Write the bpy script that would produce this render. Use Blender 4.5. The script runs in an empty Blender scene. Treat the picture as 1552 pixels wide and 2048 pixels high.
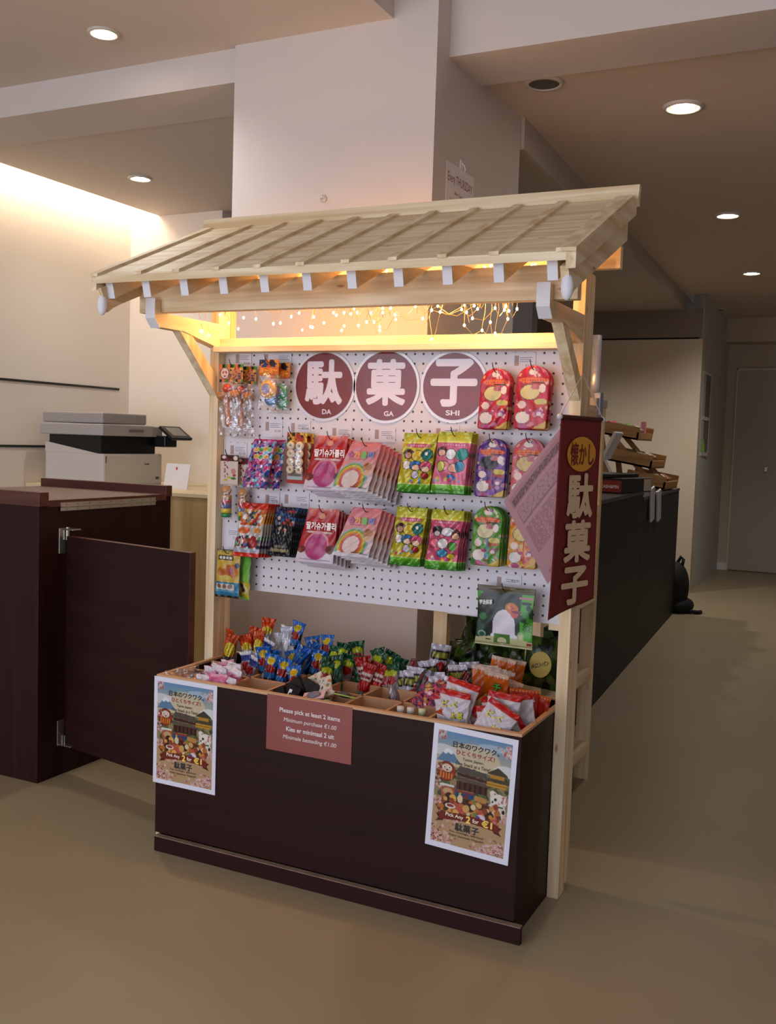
import bpy, bmesh, math, random
import numpy as np
from mathutils import Vector, Matrix

# ------------------------------------------------------------------ camera, world, light
S = bpy.context.scene
COL = S.collection
r_ = Vector((0.89806291, 0.43864074, 0.03282233)); u_ = Vector((-0.06100055, 0.05029798, 0.99686962)); f_ = Vector((-0.43561674, 0.89725382, -0.07192808))
cam = bpy.data.objects.new('camera', bpy.data.cameras.new('camera')); COL.objects.link(cam)
M = Matrix(((r_.x, u_.x, -f_.x, 1.6616), (r_.y, u_.y, -f_.y, -2.4867), (r_.z, u_.z, -f_.z, 1.1674), (0, 0, 0, 1)))
cam.matrix_world = M
cam.data.sensor_fit = 'VERTICAL'; cam.data.sensor_height = 24.0; cam.data.lens = 24.0 * 1997.2 / 2048
cam.data.clip_start = 0.02; cam.data.clip_end = 60
S.camera = cam
S.view_settings.view_transform = 'Standard'; S.view_settings.look = 'None'; S.view_settings.gamma = 1; S.view_settings.use_curve_mapping = False
S.view_settings.exposure = 0.74
W = bpy.data.worlds.new('world'); S.world = W; W.use_nodes = True
W.node_tree.nodes['Background'].inputs[0].default_value = (0.80, 0.84, 1.0, 1); W.node_tree.nodes['Background'].inputs[1].default_value = 0.55

def light(name, kind, loc, power, col, size=0.1, rot=(0, 0, 0), size_y=None, spot=None, blend=0.6):
    d = bpy.data.lights.new(name, kind); d.energy = power; d.color = col
    if kind == 'AREA':
        d.size = size
        if size_y: d.shape = 'RECTANGLE'; d.size_y = size_y
    else: d.shadow_soft_size = size
    if spot: d.spot_size = spot; d.spot_blend = blend
    o = bpy.data.objects.new(name, d); COL.objects.link(o); o.location = loc; o.rotation_euler = rot
    return o
# daylight through the shop window behind and left of the camera
light('window_daylight', 'AREA', (-0.6, -4.9, 1.2), 54, (0.82, 0.86, 1.0), 3.6, (math.radians(90), 0, 0), 2.3)
# concealed warm cove strip over the left wall
light('cove_strip_light', 'AREA', (-2.2, 0.9, 2.50), 4.0, (1.0, 0.80, 0.60), 0.10, (0, 0, 0), 2.6)

# ------------------------------------------------------------------ materials
def lin(c):
    if isinstance(c, str):
        c = tuple(int(c[i:i+2], 16) / 255 for i in (0, 2, 4))
    return tuple((x / 12.92 if x <= 0.04045 else ((x + 0.055) / 1.055) ** 2.4) for x in c)
MC = {}
def mat(name, c, rough=0.5, metal=0.0, spec=0.5, noise=0.0, nscale=8, bump=0.0, bscale=60, coat=0.0, alpha=1.0, trans=0.0):
    if name in MC: return MC[name]
    m = bpy.data.materials.new(name); m.use_nodes = True; nt = m.node_tree; b = nt.nodes['Principled BSDF']
    c = lin(c); b.inputs['Base Color'].default_value = (*c, 1)
    b.inputs['Roughness'].default_value = rough; b.inputs['Metallic'].default_value = metal
    b.inputs['Specular IOR Level'].default_value = spec; b.inputs['Coat Weight'].default_value = coat
    b.inputs['Alpha'].default_value = alpha; b.inputs['Transmission Weight'].default_value = trans
    tc = nt.nodes.new('ShaderNodeTexCoord')
    if noise:
        n = nt.nodes.new('ShaderNodeTexNoise'); n.inputs['Scale'].default_value = nscale; n.inputs['Detail'].default_value = 5
        nt.links.new(tc.outputs['Object'], n.inputs['Vector'])
        r = nt.nodes.new('ShaderNodeValToRGB'); nt.links.new(n.outputs['Fac'], r.inputs['Fac'])
        r.color_ramp.elements[0].position = 0.3; r.color_ramp.elements[1].position = 0.7
        r.color_ramp.elements[0].color = (*[x * (1 - noise) for x in c], 1); r.color_ramp.elements[1].color = (*[min(1, x * (1 + noise)) for x in c], 1)
        nt.links.new(r.outputs['Color'], b.inputs['Base Color'])
    if bump:
        n = nt.nodes.new('ShaderNodeTexNoise'); n.inputs['Scale'].default_value = bscale; n.inputs['Detail'].default_value = 3
        nt.links.new(tc.outputs['Object'], n.inputs['Vector'])
        bp = nt.nodes.new('ShaderNodeBump'); bp.inputs['Strength'].default_value = bump; bp.inputs['Distance'].default_value = 0.002
        nt.links.new(n.outputs['Fac'], bp.inputs['Height']); nt.links.new(bp.outputs['Normal'], b.inputs['Normal'])
    MC[name] = m; return m

def wood(name, c1, c2, axis='X', rough=0.55, scale=1.0, knots=True, spec=0.4):
    """pine or mahogany grain running along one axis"""
    if name in MC: return MC[name]
    m = bpy.data.materials.new(name); m.use_nodes = True; nt = m.node_tree; b = nt.nodes['Principled BSDF']
    tc = nt.nodes.new('ShaderNodeTexCoord'); mp = nt.nodes.new('ShaderNodeMapping')
    sc = {'X': (1.2, 22, 22), 'Y': (22, 1.2, 22), 'Z': (22, 22, 1.2)}[axis]
    mp.inputs['Scale'].default_value = tuple(s * scale for s in sc)
    geo = nt.nodes.new('ShaderNodeObjectInfo'); add = nt.nodes.new('ShaderNodeVectorMath'); add.operation = 'ADD'
    nt.links.new(tc.outputs['Object'], mp.inputs['Vector']); nt.links.new(mp.outputs['Vector'], add.inputs[0]); nt.links.new(geo.outputs['Random'], add.inputs[1])
    n = nt.nodes.new('ShaderNodeTexNoise'); n.inputs['Scale'].default_value = 1.6; n.inputs['Detail'].default_value = 4; n.inputs['Distortion'].default_value = 0.6
    nt.links.new(add.outputs[0], n.inputs['Vector'])
    r = nt.nodes.new('ShaderNodeValToRGB'); nt.links.new(n.outputs['Fac'], r.inputs['Fac'])
    r.color_ramp.elements[0].position = 0.35; r.color_ramp.elements[1].position = 0.62
    r.color_ramp.elements[0].color = (*lin(c1), 1); r.color_ramp.elements[1].color = (*lin(c2), 1)
    out = r.outputs['Color']
    if knots:
        v = nt.nodes.new('ShaderNodeTexVoronoi'); v.inputs['Scale'].default_value = 7
        mp2 = nt.nodes.new('ShaderNodeMapping'); mp2.inputs['Scale'].default_value = {'X': (.7, 2, 2), 'Y': (2, .7, 2), 'Z': (2, 2, .7)}[axis]
        nt.links.new(tc.outputs['Object'], mp2.inputs['Vector']); nt.links.new(mp2.outputs['Vector'], v.inputs['Vector'])
        r2 = nt.nodes.new('ShaderNodeValToRGB'); nt.links.new(v.outputs['Distance'], r2.inputs['Fac'])
        r2.color_ramp.elements[0].position = 0.03; r2.color_ramp.elements[0].color = (0.35, 0.2, 0.1, 1)
        r2.color_ramp.elements[1].position = 0.075; r2.color_ramp.elements[1].color = (1, 1, 1, 1)
        mx = nt.nodes.new('ShaderNodeMixRGB'); mx.blend_type = 'MULTIPLY'; mx.inputs[0].default_value = 0.75
        nt.links.new(out, mx.inputs[1]); nt.links.new(r2.outputs['Color'], mx.inputs[2]); out = mx.outputs['Color']
    nt.links.new(out, b.inputs['Base Color']); b.inputs['Roughness'].default_value = rough; b.inputs['Specular IOR Level'].default_value = spec
    MC[name] = m; return m

def emit(name, c, s):
    if name in MC: return MC[name]
    m = bpy.data.materials.new(name); m.use_nodes = True; nt = m.node_tree; nt.nodes.remove(nt.nodes['Principled BSDF'])
    e = nt.nodes.new('ShaderNodeEmission'); e.inputs[0].default_value = (*lin(c), 1); e.inputs[1].default_value = s
    nt.links.new(e.outputs[0], nt.nodes['Material Output'].inputs[0]); MC[name] = m; return m

def printed(name, rough=0.28, metal=0.0, bump=0.25, bscale=45, coat=0.12):
    m = bpy.data.materials.new(name); m.use_nodes = True; nt = m.node_tree; b = nt.nodes['Principled BSDF']
    a = nt.nodes.new('ShaderNodeAttribute'); a.attribute_name = 'Col'; nt.links.new(a.outputs['Color'], b.inputs['Base Color']); b.inputs['Specular IOR Level'].default_value = 0.3
    b.inputs['Roughness'].default_value = rough; b.inputs['Metallic'].default_value = metal; b.inputs['Coat Weight'].default_value = coat; b.inputs['Coat Roughness'].default_value = 0.12
    if bump:
        tc = nt.nodes.new('ShaderNodeTexCoord'); n = nt.nodes.new('ShaderNodeTexNoise'); n.inputs['Scale'].default_value = bscale; n.inputs['Detail'].default_value = 2
        bp = nt.nodes.new('ShaderNodeBump'); bp.inputs['Strength'].default_value = bump; bp.inputs['Distance'].default_value = 0.004
        nt.links.new(tc.outputs['Object'], n.inputs['Vector']); nt.links.new(n.outputs['Fac'], bp.inputs['Height']); nt.links.new(bp.outputs['Normal'], b.inputs['Normal'])
    MC[name] = m; return m
FILM = printed('printed_film'); FOIL = printed('printed_foil', 0.25, 0.12, 0.5, 70, 0.2); CARD = printed('printed_card', 0.5, 0, 0, coat=0.0); GLOSS = printed('printed_gloss_paper', 0.35, 0, 0, coat=0.15)

def clearfilm():
    m = bpy.data.materials.new('clear_film'); m.use_nodes = True; nt = m.node_tree; nt.nodes.remove(nt.nodes['Principled BSDF'])
    t = nt.nodes.new('ShaderNodeBsdfTransparent'); g = nt.nodes.new('ShaderNodeBsdfGlossy'); g.inputs['Roughness'].default_value = 0.12; g.inputs['Color'].default_value = (.9, .9, .95, 1)
    mx = nt.nodes.new('ShaderNodeMixShader'); tc = nt.nodes.new('ShaderNodeTexCoord'); n = nt.nodes.new('ShaderNodeTexNoise'); n.inputs['Scale'].default_value = 38; n.inputs['Distortion'].default_value = 1.5
    nt.links.new(tc.outputs['Object'], n.inputs['Vector'])
    bp = nt.nodes.new('ShaderNodeBump'); bp.inputs['Strength'].default_value = 0.9; bp.inputs['Distance'].default_value = 0.006
    nt.links.new(n.outputs['Fac'], bp.inputs['Height']); nt.links.new(bp.outputs['Normal'], g.inputs['Normal'])
    mx.inputs[0].default_value = 0.16
    nt.links.new(t.outputs[0], mx.inputs[1]); nt.links.new(g.outputs[0], mx.inputs[2]); nt.links.new(mx.outputs[0], nt.nodes['Material Output'].inputs[0]); return m
CLEAR = clearfilm()

PINE_X = wood('pine_x', 'd6b88a', 'f2e0bc', 'X'); PINE_Y = wood('pine_y', 'd6b88a', 'f2e0bc', 'Y'); PINE_Z = wood('pine_z', 'd6b88a', 'f2e0bc', 'Z')
DARK = wood('mahogany_laminate', '24100e', '2c1512', 'X', 0.45, 0.6, False, 0.16); DARKZ = wood('mahogany_laminate_z', '24100e', '2e1612', 'Z', 0.48, 0.6, False, 0.16)
REDWOOD = wood('mahogany_edge', '4a241c', '5a3024', 'X', 0.45, 0.8, False)
MDF = mat('mdf', 'b98a62', 0.7, noise=0.06, nscale=20)
WALLM = mat('wall_paint', 'd3cac4', 0.7, noise=0.015, nscale=1.5); CREAM = mat('cream_paint', 'cdbda8', 0.32, noise=0.02, nscale=1.5)
CEILM = mat('ceiling_paint', 'd4c8bc', 0.8); BLUEW = mat('cool_paint', 'c4c6c8', 0.6)
WHITE = mat('white_paint', 'e8e6ea', 0.5); BLACK = mat('black_plastic', '0c0c0d', 0.4); STEEL = mat('steel', 'b8b2a4', 0.3, 0.9); WIRE = mat('hook_wire', '4a453f', 0.4, 0.7)
PAPER = mat('paper', 'e6e4ea', 0.6); GREY = mat('grey_plastic', 'b9b4b0', 0.45); LGREY = mat('light_grey_plastic', 'd2cdc6', 0.45)
INK = mat('ink', '262223', 0.6); MAROON = mat('maroon_print', '7e241e', 0.3, coat=0.3)

# ------------------------------------------------------------------ helpers
class BM:
    def __init__(s): s.b = bmesh.new()
    def box(s, x0, y0, z0, x1, y1, z1, bev=0, m=None):
        vs = [s.b.verts.new(p) for p in ((x0,y0,z0),(x1,y0,z0),(x1,y1,z0),(x0,y1,z0),(x0,y0,z1),(x1,y0,z1),(x1,y1,z1),(x0,y1,z1))]
        fs = [s.b.faces.new([vs[i] for i in q]) for q in ((3,2,1,0),(4,5,6,7),(0,1,5,4),(1,2,6,5),(2,3,7,6),(3,0,4,7))]
        if bev: bmesh.ops.bevel(s.b, geom=list({e for f in fs for e in f.edges}), offset=bev, segments=2, profile=0.5, affect='EDGES')
        if m is not None: bmesh.ops.transform(s.b, matrix=m, verts=[v for v in vs if v.is_valid])
        return s
    def prism(s, pts, a, b, axis='X'):
        """extrude a 2D outline from a to b along an axis (other two axes in order)"""
        def P(p, t): return {'X': (t, p[0], p[1]), 'Y': (p[0], t, p[1]), 'Z': (p[0], p[1], t)}[axis]
        A = [s.b.verts.new(P(p, a)) for p in pts]; B = [s.b.verts.new(P(p, b)) for p in pts]; n = len(pts)
        s.b.faces.new(A[::-1]); s.b.faces.new(B)
        for i in range(n): s.b.faces.new((A[i], A[(i+1) % n], B[(i+1) % n], B[i]))
        bmesh.ops.recalc_face_normals(s.b, faces=s.b.faces[:]); return s
    def tube(s, pts, r, n=8, caps=True):
        pts = [Vector(p) for p in pts]; rings = []
        for i, p in enumerate(pts):
            t = (pts[min(i+1, len(pts)-1)] - pts[max(i-1, 0)]).normalized()
            a = t.cross(Vector((0, 0, 1)) if abs(t.z) < .9 else Vector((1, 0, 0))).normalized(); b = t.cross(a)
            rr = r[i] if isinstance(r, (list, tuple)) else r
            rings.append([s.b.verts.new(p + rr * (math.cos(k*2*math.pi/n) * a + math.sin(k*2*math.pi/n) * b)) for k in range(n)])
        for A, B in zip(rings, rings[1:]):
            for k in range(n): s.b.faces.new((A[k], A[(k+1) % n], B[(k+1) % n], B[k]))
        if caps: s.b.faces.new(rings[0][::-1]); s.b.faces.new(rings[-1])
        return s
    def ball(s, c, r, sc=(1, 1, 1), seg=16):
        m = Matrix.Translation(c) @ Matrix.Diagonal((*sc, 1)); bmesh.ops.create_uvsphere(s.b, u_segments=seg, v_segments=seg//2+2, radius=r, matrix=m); return s
    def disc(s, c, rx, rz, n=48, d='Y', t=0):
        """thin disc facing -Y (or -Z), thickness t"""
        pts = [(c[0] + rx*math.cos(k*2*math.pi/n), (c[2] if d == 'Y' else c[1]) + rz*math.sin(k*2*math.pi/n)) for k in range(n)]
        if d == 'Y': return s.prism(pts, c[1], c[1] + t, 'Y')
        return s.prism(pts, c[2], c[2] + t, 'Z')
    def torus(s, c, R, r, axis='Y', n=24, k=8):
        rings = []
        for i in range(n):
            a = 2*math.pi*i/n; ring = []
            for j in range(k):
                b = 2*math.pi*j/k; q = (R + r*math.cos(b)); h = r*math.sin(b)
                p = {'Y': (q*math.cos(a), h, q*math.sin(a)), 'Z': (q*math.cos(a), q*math.sin(a), h), 'X': (h, q*math.cos(a), q*math.sin(a))}[axis]
                ring.append(s.b.verts.new((c[0]+p[0], c[1]+p[1], c[2]+p[2])))
            rings.append(ring)
        for i in range(n):
            for j in range(k): s.b.faces.new((rings[i][j], rings[(i+1) % n][j], rings[(i+1) % n][(j+1) % k], rings[i][(j+1) % k]))
        bmesh.ops.recalc_face_normals(s.b, faces=s.b.faces[:]); return s
    def xf(s, m): bmesh.ops.transform(s.b, matrix=m, verts=s.b.verts[:]); return s

def base_of(p):
    v = Vector((0, 0, 0))
    while p is not None: v += p.location; p = p.parent
    return v
def obj(name, bm, m, parent=None, smooth=False, local=False):
    """link one mesh; coordinates are world unless local"""
    me = bpy.data.meshes.new(name)
    if isinstance(bm, BM):
        if parent is not None and not local: bmesh.ops.translate(bm.b, vec=-base_of(parent), verts=bm.b.verts[:])
        bm.b.to_mesh(me); bm.b.free()
    else: me = bm
    me.materials.clear() if me.materials else None
    me.materials.append(m)
    if smooth: me.polygons.foreach_set('use_smooth', [True]*len(me.polygons))
    o = bpy.data.objects.new(name, me); COL.objects.link(o); o.parent = parent; return o
def tag(o, label, cat, group=None, kind=None):
    o['label'] = label; o['category'] = cat
    if group: o['group'] = group
    if kind: o['kind'] = kind
    return o
def thing(name, loc, label, cat, group=None, rot=(0, 0, 0)):
    o = bpy.data.objects.new(name, None); COL.objects.link(o); o.location = loc; o.rotation_euler = rot; o.empty_display_size = 0.02
    return tag(o, label, cat, group)
def struct(name, bm, m): o = obj(name, bm, m); o['kind'] = 'structure'; return o
def dup(root, loc, rot=None, label=None, group=None, kids=True):
    c = root.copy(); COL.objects.link(c); c.location = loc
    if rot is not None: c.rotation_euler = rot
    if label: c['label'] = label
    if group: c['group'] = group
    def rec(a, b):
        for ch in [x for x in a.children]:
            d = ch.copy(); COL.objects.link(d); d.parent = b; rec(ch, d)
    if kids: rec(root, c)
    return c

TX = {}
def text(s, o, right, up, w, h, m, parent=None, bold=0.0, name='lettering', local=False, align='C', eps=0.0003):
    """flat lettering fitted to a w by h box centred at o (align L: left edge at o)"""
    key = (s, bold)
    if key not in TX:
        c = bpy.data.curves.new('t', 'FONT'); c.body = s; c.size = 1; c.resolution_u = 4; c.space_line = 0.95
        if '\n' in s: c.align_x = 'CENTER'
        t = bpy.data.objects.new('t', c); COL.objects.link(t); bpy.context.view_layer.update()
        me = bpy.data.meshes.new_from_object(t.evaluated_get(bpy.context.evaluated_depsgraph_get()))
        n = len(me.vertices); co = np.empty(n*3, 'f'); me.vertices.foreach_get('co', co); co = co.reshape(-1, 3)
        tr = [tuple(p.vertices) for p in me.polygons]
        bpy.data.objects.remove(t)
        if bold:                                   # heavier weight: the glyph repeated at eight small shifts
            k = 8; n0 = len(co); ds = [(0, 0)] + [(bold*math.cos(q*2*math.pi/k), bold*math.sin(q*2*math.pi/k)) for q in range(k)]
            tr = [tuple(v + n0*j for v in f) for j in range(k+1) for f in tr]; co = np.concatenate([co + np.array([dx, dy, .0012*q], 'f') for q, (dx, dy) in enumerate(ds)])
        TX[key] = (co, tr)
    co, tr = TX[key]; mn, mx = co.min(0), co.max(0)
    x = (co[:, 0] - mn[0]) / (mx[0]-mn[0]) - (0.0 if align == 'L' else 0.5); y = (co[:, 1] - mn[1]) / (mx[1]-mn[1]) - 0.5
    if w is None: w = h * (mx[0]-mn[0]) / (mx[1]-mn[1])
    R, U = Vector(right).normalized(), Vector(up).normalized(); N = R.cross(U)
    O = Vector(o) + N * eps
    if parent is not None and not local: O = O - base_of(parent)
    me = bpy.data.meshes.new(name); me.from_pydata([tuple(O + R * float(a) * w + U * float(b) * h + N * float(c) * .02) for a, b, c in zip(x, y, co[:, 2])], [], tr); me.update()
    return obj(name, me, m, parent)

# --- painted artwork: a small canvas sampled onto a mesh grid as printed colour
def rgb(c): return np.array([int(c[i:i+2], 16) / 255 for i in (0, 2, 4)])
class Art:
    def __init__(s, w, h, bg='ffffff', seed=0):
        s.w, s.h = w, h; s.a = np.ones((h, w, 3)) * rgb(bg); yy, xx = np.mgrid[0:h, 0:w]; s.x = xx / (w-1); s.y = yy / (h-1); s.r = np.random.RandomState(seed); s.asp = h / w
    def put(s, m, c, al=1.0): s.a[m] = s.a[m] * (1-al) + (rgb(c) if isinstance(c, str) else c) * al; return s
    def rect(s, x0, y0, x1, y1, c, al=1): return s.put((s.x >= x0) & (s.x <= x1) & (s.y >= y0) & (s.y <= y1), c, al)
    def ell(s, cx, cy, rx, ry, c, al=1, rot=0):
        dx, dy = s.x-cx, s.y-cy
        if rot: ca, sa = math.cos(rot), math.sin(rot); dy = dy*s.asp; dx, dy = dx*ca + dy*sa, (-dx*sa + dy*ca)/s.asp
        return s.put((dx/rx)**2 + (dy/ry)**2 <= 1, c, al)
    def ring(s, cx, cy, r0, r1, c, asp=1.0):
        d = np.hypot(s.x-cx, (s.y-cy)*asp); return s.put((d >= r0) & (d <= r1), c)
    def grad(s, y0, y1, c0, c1):
        m = (s.y >= y0) & (s.y <= y1); t = ((s.y-y0)/(y1-y0))[m][:, None]; s.a[m] = rgb(c0)*(1-t) + rgb(c1)*t; return s
    def poly(s, pts, c, al=1):
        ins = np.zeros(s.x.shape, bool); n = len(pts)
        for i in range(n):
            (x0, y0), (x1, y1) = pts[i], pts[(i+1) % n]
            if y0 == y1: continue
            cr = ((y0 > s.y) != (y1 > s.y)) & (s.x < (x1-x0)*(s.y-y0)/(y1-y0)+x0); ins ^= cr
        return s.put(ins, c, al)
    def blobs(s, n, cols, x0=0, y0=0, x1=1, y1=1, r=(.03, .08), al=1, asp=None):
        for _ in range(n):
            q = s.r.uniform(*r); s.ell(s.r.uniform(x0, x1), s.r.uniform(y0, y1), q, q/(asp or s.asp)*s.r.uniform(.7, 1.2), cols[s.r.randint(len(cols))], al, s.r.uniform(0, 3))
        return s
    def lines(s, x0, x1, ys, th, c, gap=0.25):
        for y in ys:
            x = x0
            while x < x1:
                l = s.r.uniform(.03, .1); s.rect(x, y, min(x+l, x1), y+th, c); x += l + .015
        return s
    def speck(s, am): s.a = np.clip(s.a + s.r.uniform(-am, am, s.a.shape[:2])[:, :, None], 0, 1); return s
    def lin(s): a = s.a; return .80*np.where(a <= .04045, a/12.92, ((a+.055)/1.055)**2.4)**1.28

def sheet_mesh(art, w, h, curl=0.0, width=None):
    """flat printed sheet in local XZ facing -Y, origin at centre"""
    nx, ny = art.w, art.h; u = np.linspace(-.5, .5, nx); v = np.linspace(.5, -.5, ny); U, V = np.meshgrid(u, v)
    co = np.stack([U*w, curl*(U**2), V*h], -1).reshape(-1, 3)
    return grid_mesh(co, nx, ny, art.lin().reshape(-1, 3))
def grid_mesh(co, nx, ny, col):
    i = np.arange(nx-1)[None, :] + nx*np.arange(ny-1)[:, None]; i = i.ravel()
    q = np.stack([i, i+nx, i+nx+1, i+1], -1)
    me = bpy.data.meshes.new('art'); me.from_pydata(co.tolist(), [], q.tolist()); me.update()
    a = me.color_attributes.new('Col', 'FLOAT_COLOR', 'POINT'); a.data.foreach_set('color', np.concatenate([col, np.ones((len(col), 1))], 1).astype('f').ravel())
    return me
def bag_mesh(art, w, h, t, shape='pillow', back='bfbcc4', lean=0.0, seed=0, wr=0.0015, card=False):
    """a sealed packet hanging from its top: local origin at top centre, front faces -Y"""
    nx, ny = art.w, art.h; u = np.linspace(0, 1, nx); v = np.linspace(0, 1, ny); U, V = np.meshgrid(u, v); rs = np.random.RandomState(seed)
    wd = np.ones_like(V)
    if shape == 'arch': wd = np.where(V < .24, np.sqrt(np.clip(1-(1-V/.24)**2, .02, 1)), 1.0) * np.where(V > .96, 1-.12*((V-.96)/.04)**2, 1)
    if shape == 'gusset': wd = .86 + .14*V
    if shape == 'stick': wd = .72 + .28*np.abs(2*V-1)**3
    if shape == 'pillow': wd = 1 - .05*np.sin(np.pi*V)
    if shape == 'fan': wd = .8 + .2*V
    X = (U-.5)*w*wd + lean*V
    Z = -V*h
    T = t*np.sin(np.pi*np.clip(U, 0.001, .999))**.55
    if shape in ('stick',): T = T*np.sin(np.pi*np.clip((V-.12)/.76, 0, 1))**.35
    elif shape == 'gusset': T = T*np.clip(V*1.3, 0.03, 1)
    elif shape == 'arch': T = T*np.clip(np.sin(np.pi*V), 0, 1)**.3
    else: T = T*np.sin(np.pi*np.clip((V-.05)/.9, 0, 1))**.5
    W1 = sum(rs.uniform(.3, 1)*np.sin(rs.uniform(8, 26)*U + rs.uniform(8, 26)*V*rs.choice([-1, 1]) + rs.uniform(0, 6)) for _ in range(4))*wr*.5
    F = np.stack([X, -T/2 - .0004 + W1, Z], -1); B = np.stack([X, T/2 + .0004 + W1, Z], -1)
    n = nx*ny; co = np.concatenate([F.reshape(-1, 3), B.reshape(-1, 3)])
    i = (np.arange(nx-1)[None, :] + nx*np.arange(ny-1)[:, None]).ravel()
    q = np.stack([i, i+nx, i+nx+1, i+1], -1); qb = np.stack([i, i+1, i+nx+1, i+nx], -1) + n
    e = []
    top = np.arange(nx-1); e.append(np.stack([top, top+1, top+1+n, top+n], -1)); bt = top + nx*(ny-1); e.append(np.stack([bt+1, bt, bt+n, bt+1+n], -1))
    sd = np.arange(ny-1)*nx; e.append(np.stack([sd+nx, sd, sd+n, sd+nx+n], -1)); s2 = sd+nx-1; e.append(np.stack([s2, s2+nx, s2+nx+n, s2+n], -1))
    me = bpy.data.meshes.new('bag'); me.from_pydata(co.tolist(), [], np.concatenate([q, qb]+e).tolist()); me.update()
    c = art.lin().reshape(-1, 3); cb = np.ones_like(c)*np.array(lin(back)); cb = cb*.5 + c*.5
    col = np.concatenate([c, cb]); a = me.color_attributes.new('Col', 'FLOAT_COLOR', 'POINT'); a.data.foreach_set('color', np.concatenate([col, np.ones((2*n, 1))], 1).astype('f').ravel())
    return me
rnd = random.Random(7)
R90 = math.radians(90)

# ------------------------------------------------------------------ setting
fl = mat('floor_resin', '9c8d70', 0.42, spec=0.4, noise=0.07, nscale=1.3)
struct('floor', BM().box(-2.6, -6, -.05, 3.6, 8.2, 0), fl)
# pillar behind the stall
struct('wall_pillar', BM().box(-.40, .44, 0, .358, 1.255, 3.0), WALLM)
# left wall with two dark panel grooves, back wall
struct('wall_left', BM().box(-2.42, -6, 0, -2.3, 2.14, 2.62), mat('left_wall_paint', 'e4dcd2', 0.65))
struct('trim_1', BM().box(-2.3, -2.5, 1.402, -2.292, 2.05, 1.414), mat('groove_dark', '1d1f1b', 0.5))
struct('trim_2', BM().box(-2.3, -2.5, 1.068, -2.292, 2.05, 1.08), mat('groove_dark', '1d1f1b'))
struct('wall_back', BM().box(-2.42, 2.14, 0, -1.66, 2.3, 2.62), mat('back_wall_paint', 'e6dcd2', 0.7))
struct('wall_niche', BM().box(-1.8, 3.2, 0, -.2, 3.3, 2.5), mat('niche_paint', '8c8886', 0.7))
# ceilings: front bay, raised bay at right, bay behind the beam, corridor bay
struct('ceiling', BM().box(-2.42, -2.6, 2.50, .20, .46, 2.56), CEILM)
struct('ceiling_raised', BM().box(.20, -2.6, 3.0, 3.6, .54, 3.05), CEILM)
struct('trim_3', BM().box(.19, -2.6, 2.499, .204, .44, 3.0), WALLM)
struct('ceiling_left_bay', BM().box(-2.10, .76, 2.40, -.2, 3.3, 2.45), CEILM)
struct('ceiling_cove_top', BM().box(-2.42, .76, 2.56, -2.0, 2.3, 2.60), WALLM)
struct('ceiling_corridor', BM().box(.1, .80, 2.42, 3.6, 8.2, 2.48), mat('corridor_ceiling_paint', 'd6c6b6', 0.8))
struct('trim_4', BM().box(-2.42, .46, 2.385, -.40, .76, 2.62), WALLM)           # left beam
struct('trim_5', BM().box(.358, .54, 2.395, 3.6, .82, 3.0), WALLM)              # right beam
struct('trim_6', BM().prism([(-.39, 1.26), (.372, 1.26), (.172, 6.62), (.172, 7.8), (-3.0, 7.8), (-3.0, 3.4), (-.39, 3.4)], 2.30, 2.46, 'Z'), mat('bulkhead_paint', 'bcb2a8', 0.7))
# far glossy wall, side wall of the corridor, end wall with door
struct('wall_far', BM().box(-3.0, 5.89, 0, .355, 6.0, 2.06), CREAM)
struct('trim_7', BM().box(-3.0, 5.93, 2.06, .345, 6.0, 2.075), mat('slit_dark', '14110f', 0.6))
struct('wall_far_upper', BM().box(-3.0, 5.90, 2.075, .345, 6.0, 2.3), mat('far_upper_paint', '8f8074', 0.7))
struct('wall_corridor', BM().prism([(.355, 5.891), (.31, 7.79), (.2, 7.79), (.25, 6.0)], 0, 2.44, 'Z'), BLUEW)
struct('wall_end', BM().box(.1, 7.79, 0, 3.6, 7.9, 2.5), mat('end_wall_paint', 'c8b9a4', 0.7))
struct('trim_8', BM().box(.1, 7.5, 2.20, 3.6, 7.79, 2.44), mat('end_wall_paint', 'c8b9a4'))
struct('baseboard_end', BM().box(.30, 7.775, 0, .405, 7.79, .07), WHITE)
struct('wall_right', BM().box(3.5, -6, 0, 3.6, 8.2, 3.05), WALLM)
struct('wall_rear_left', BM().box(-3.0, 2.3, 0, -2.3, 6, 2.6), WALLM)
d = struct('door_1', BM().box(.412, 7.765, .01, 1.25, 7.79, 1.955), mat('door_paint', 'b5aca0', 0.5))
o = obj('door_frame', BM().box(.400, 7.76, 0, .412, 7.79, 1.97).box(.400, 7.76, 1.955, 1.26, 7.79, 1.97), mat('door_frame_paint', 'ddd2c2', 0.5), d)
obj('door_handle', BM().box(.70, 7.73, .98, .735, 7.765, 1.03, .004), STEEL, d)
# wall niche in the corridor wall
n = thing('wall_display_niche', (.34, 6.3, 1.15), 'narrow white recessed display niche on the cool grey corridor wall', 'niche')
obj('frame', BM().box(.335, 6.02, 1.12, .352, 6.05, 1.82).box(.335, 6.50, 1.12, .348, 6.53, 1.82).box(.335, 6.05, 1.12, .352, 6.50, 1.15).box(.335, 6.05, 1.42, .352, 6.50, 1.45).box(.335, 6.05, 1.80, .352, 6.50, 1.82), WHITE, n)
obj('back_panel', BM().box(.33, 6.05, 1.15, .347, 6.50, 1.80), mat('niche_back', '7c7a70', 0.6), n)
tag(obj('green_bottle', BM().tube([(.358, 6.18, 1.151), (.358, 6.18, 1.21), (.358, 6.18, 1.23), (.358, 6.18, 1.26)], [.012, .012, .005, .005]), mat('green_glass', '6f9a2e', 0.2)), 'small green bottle standing in the corridor wall niche', 'bottle')

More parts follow.
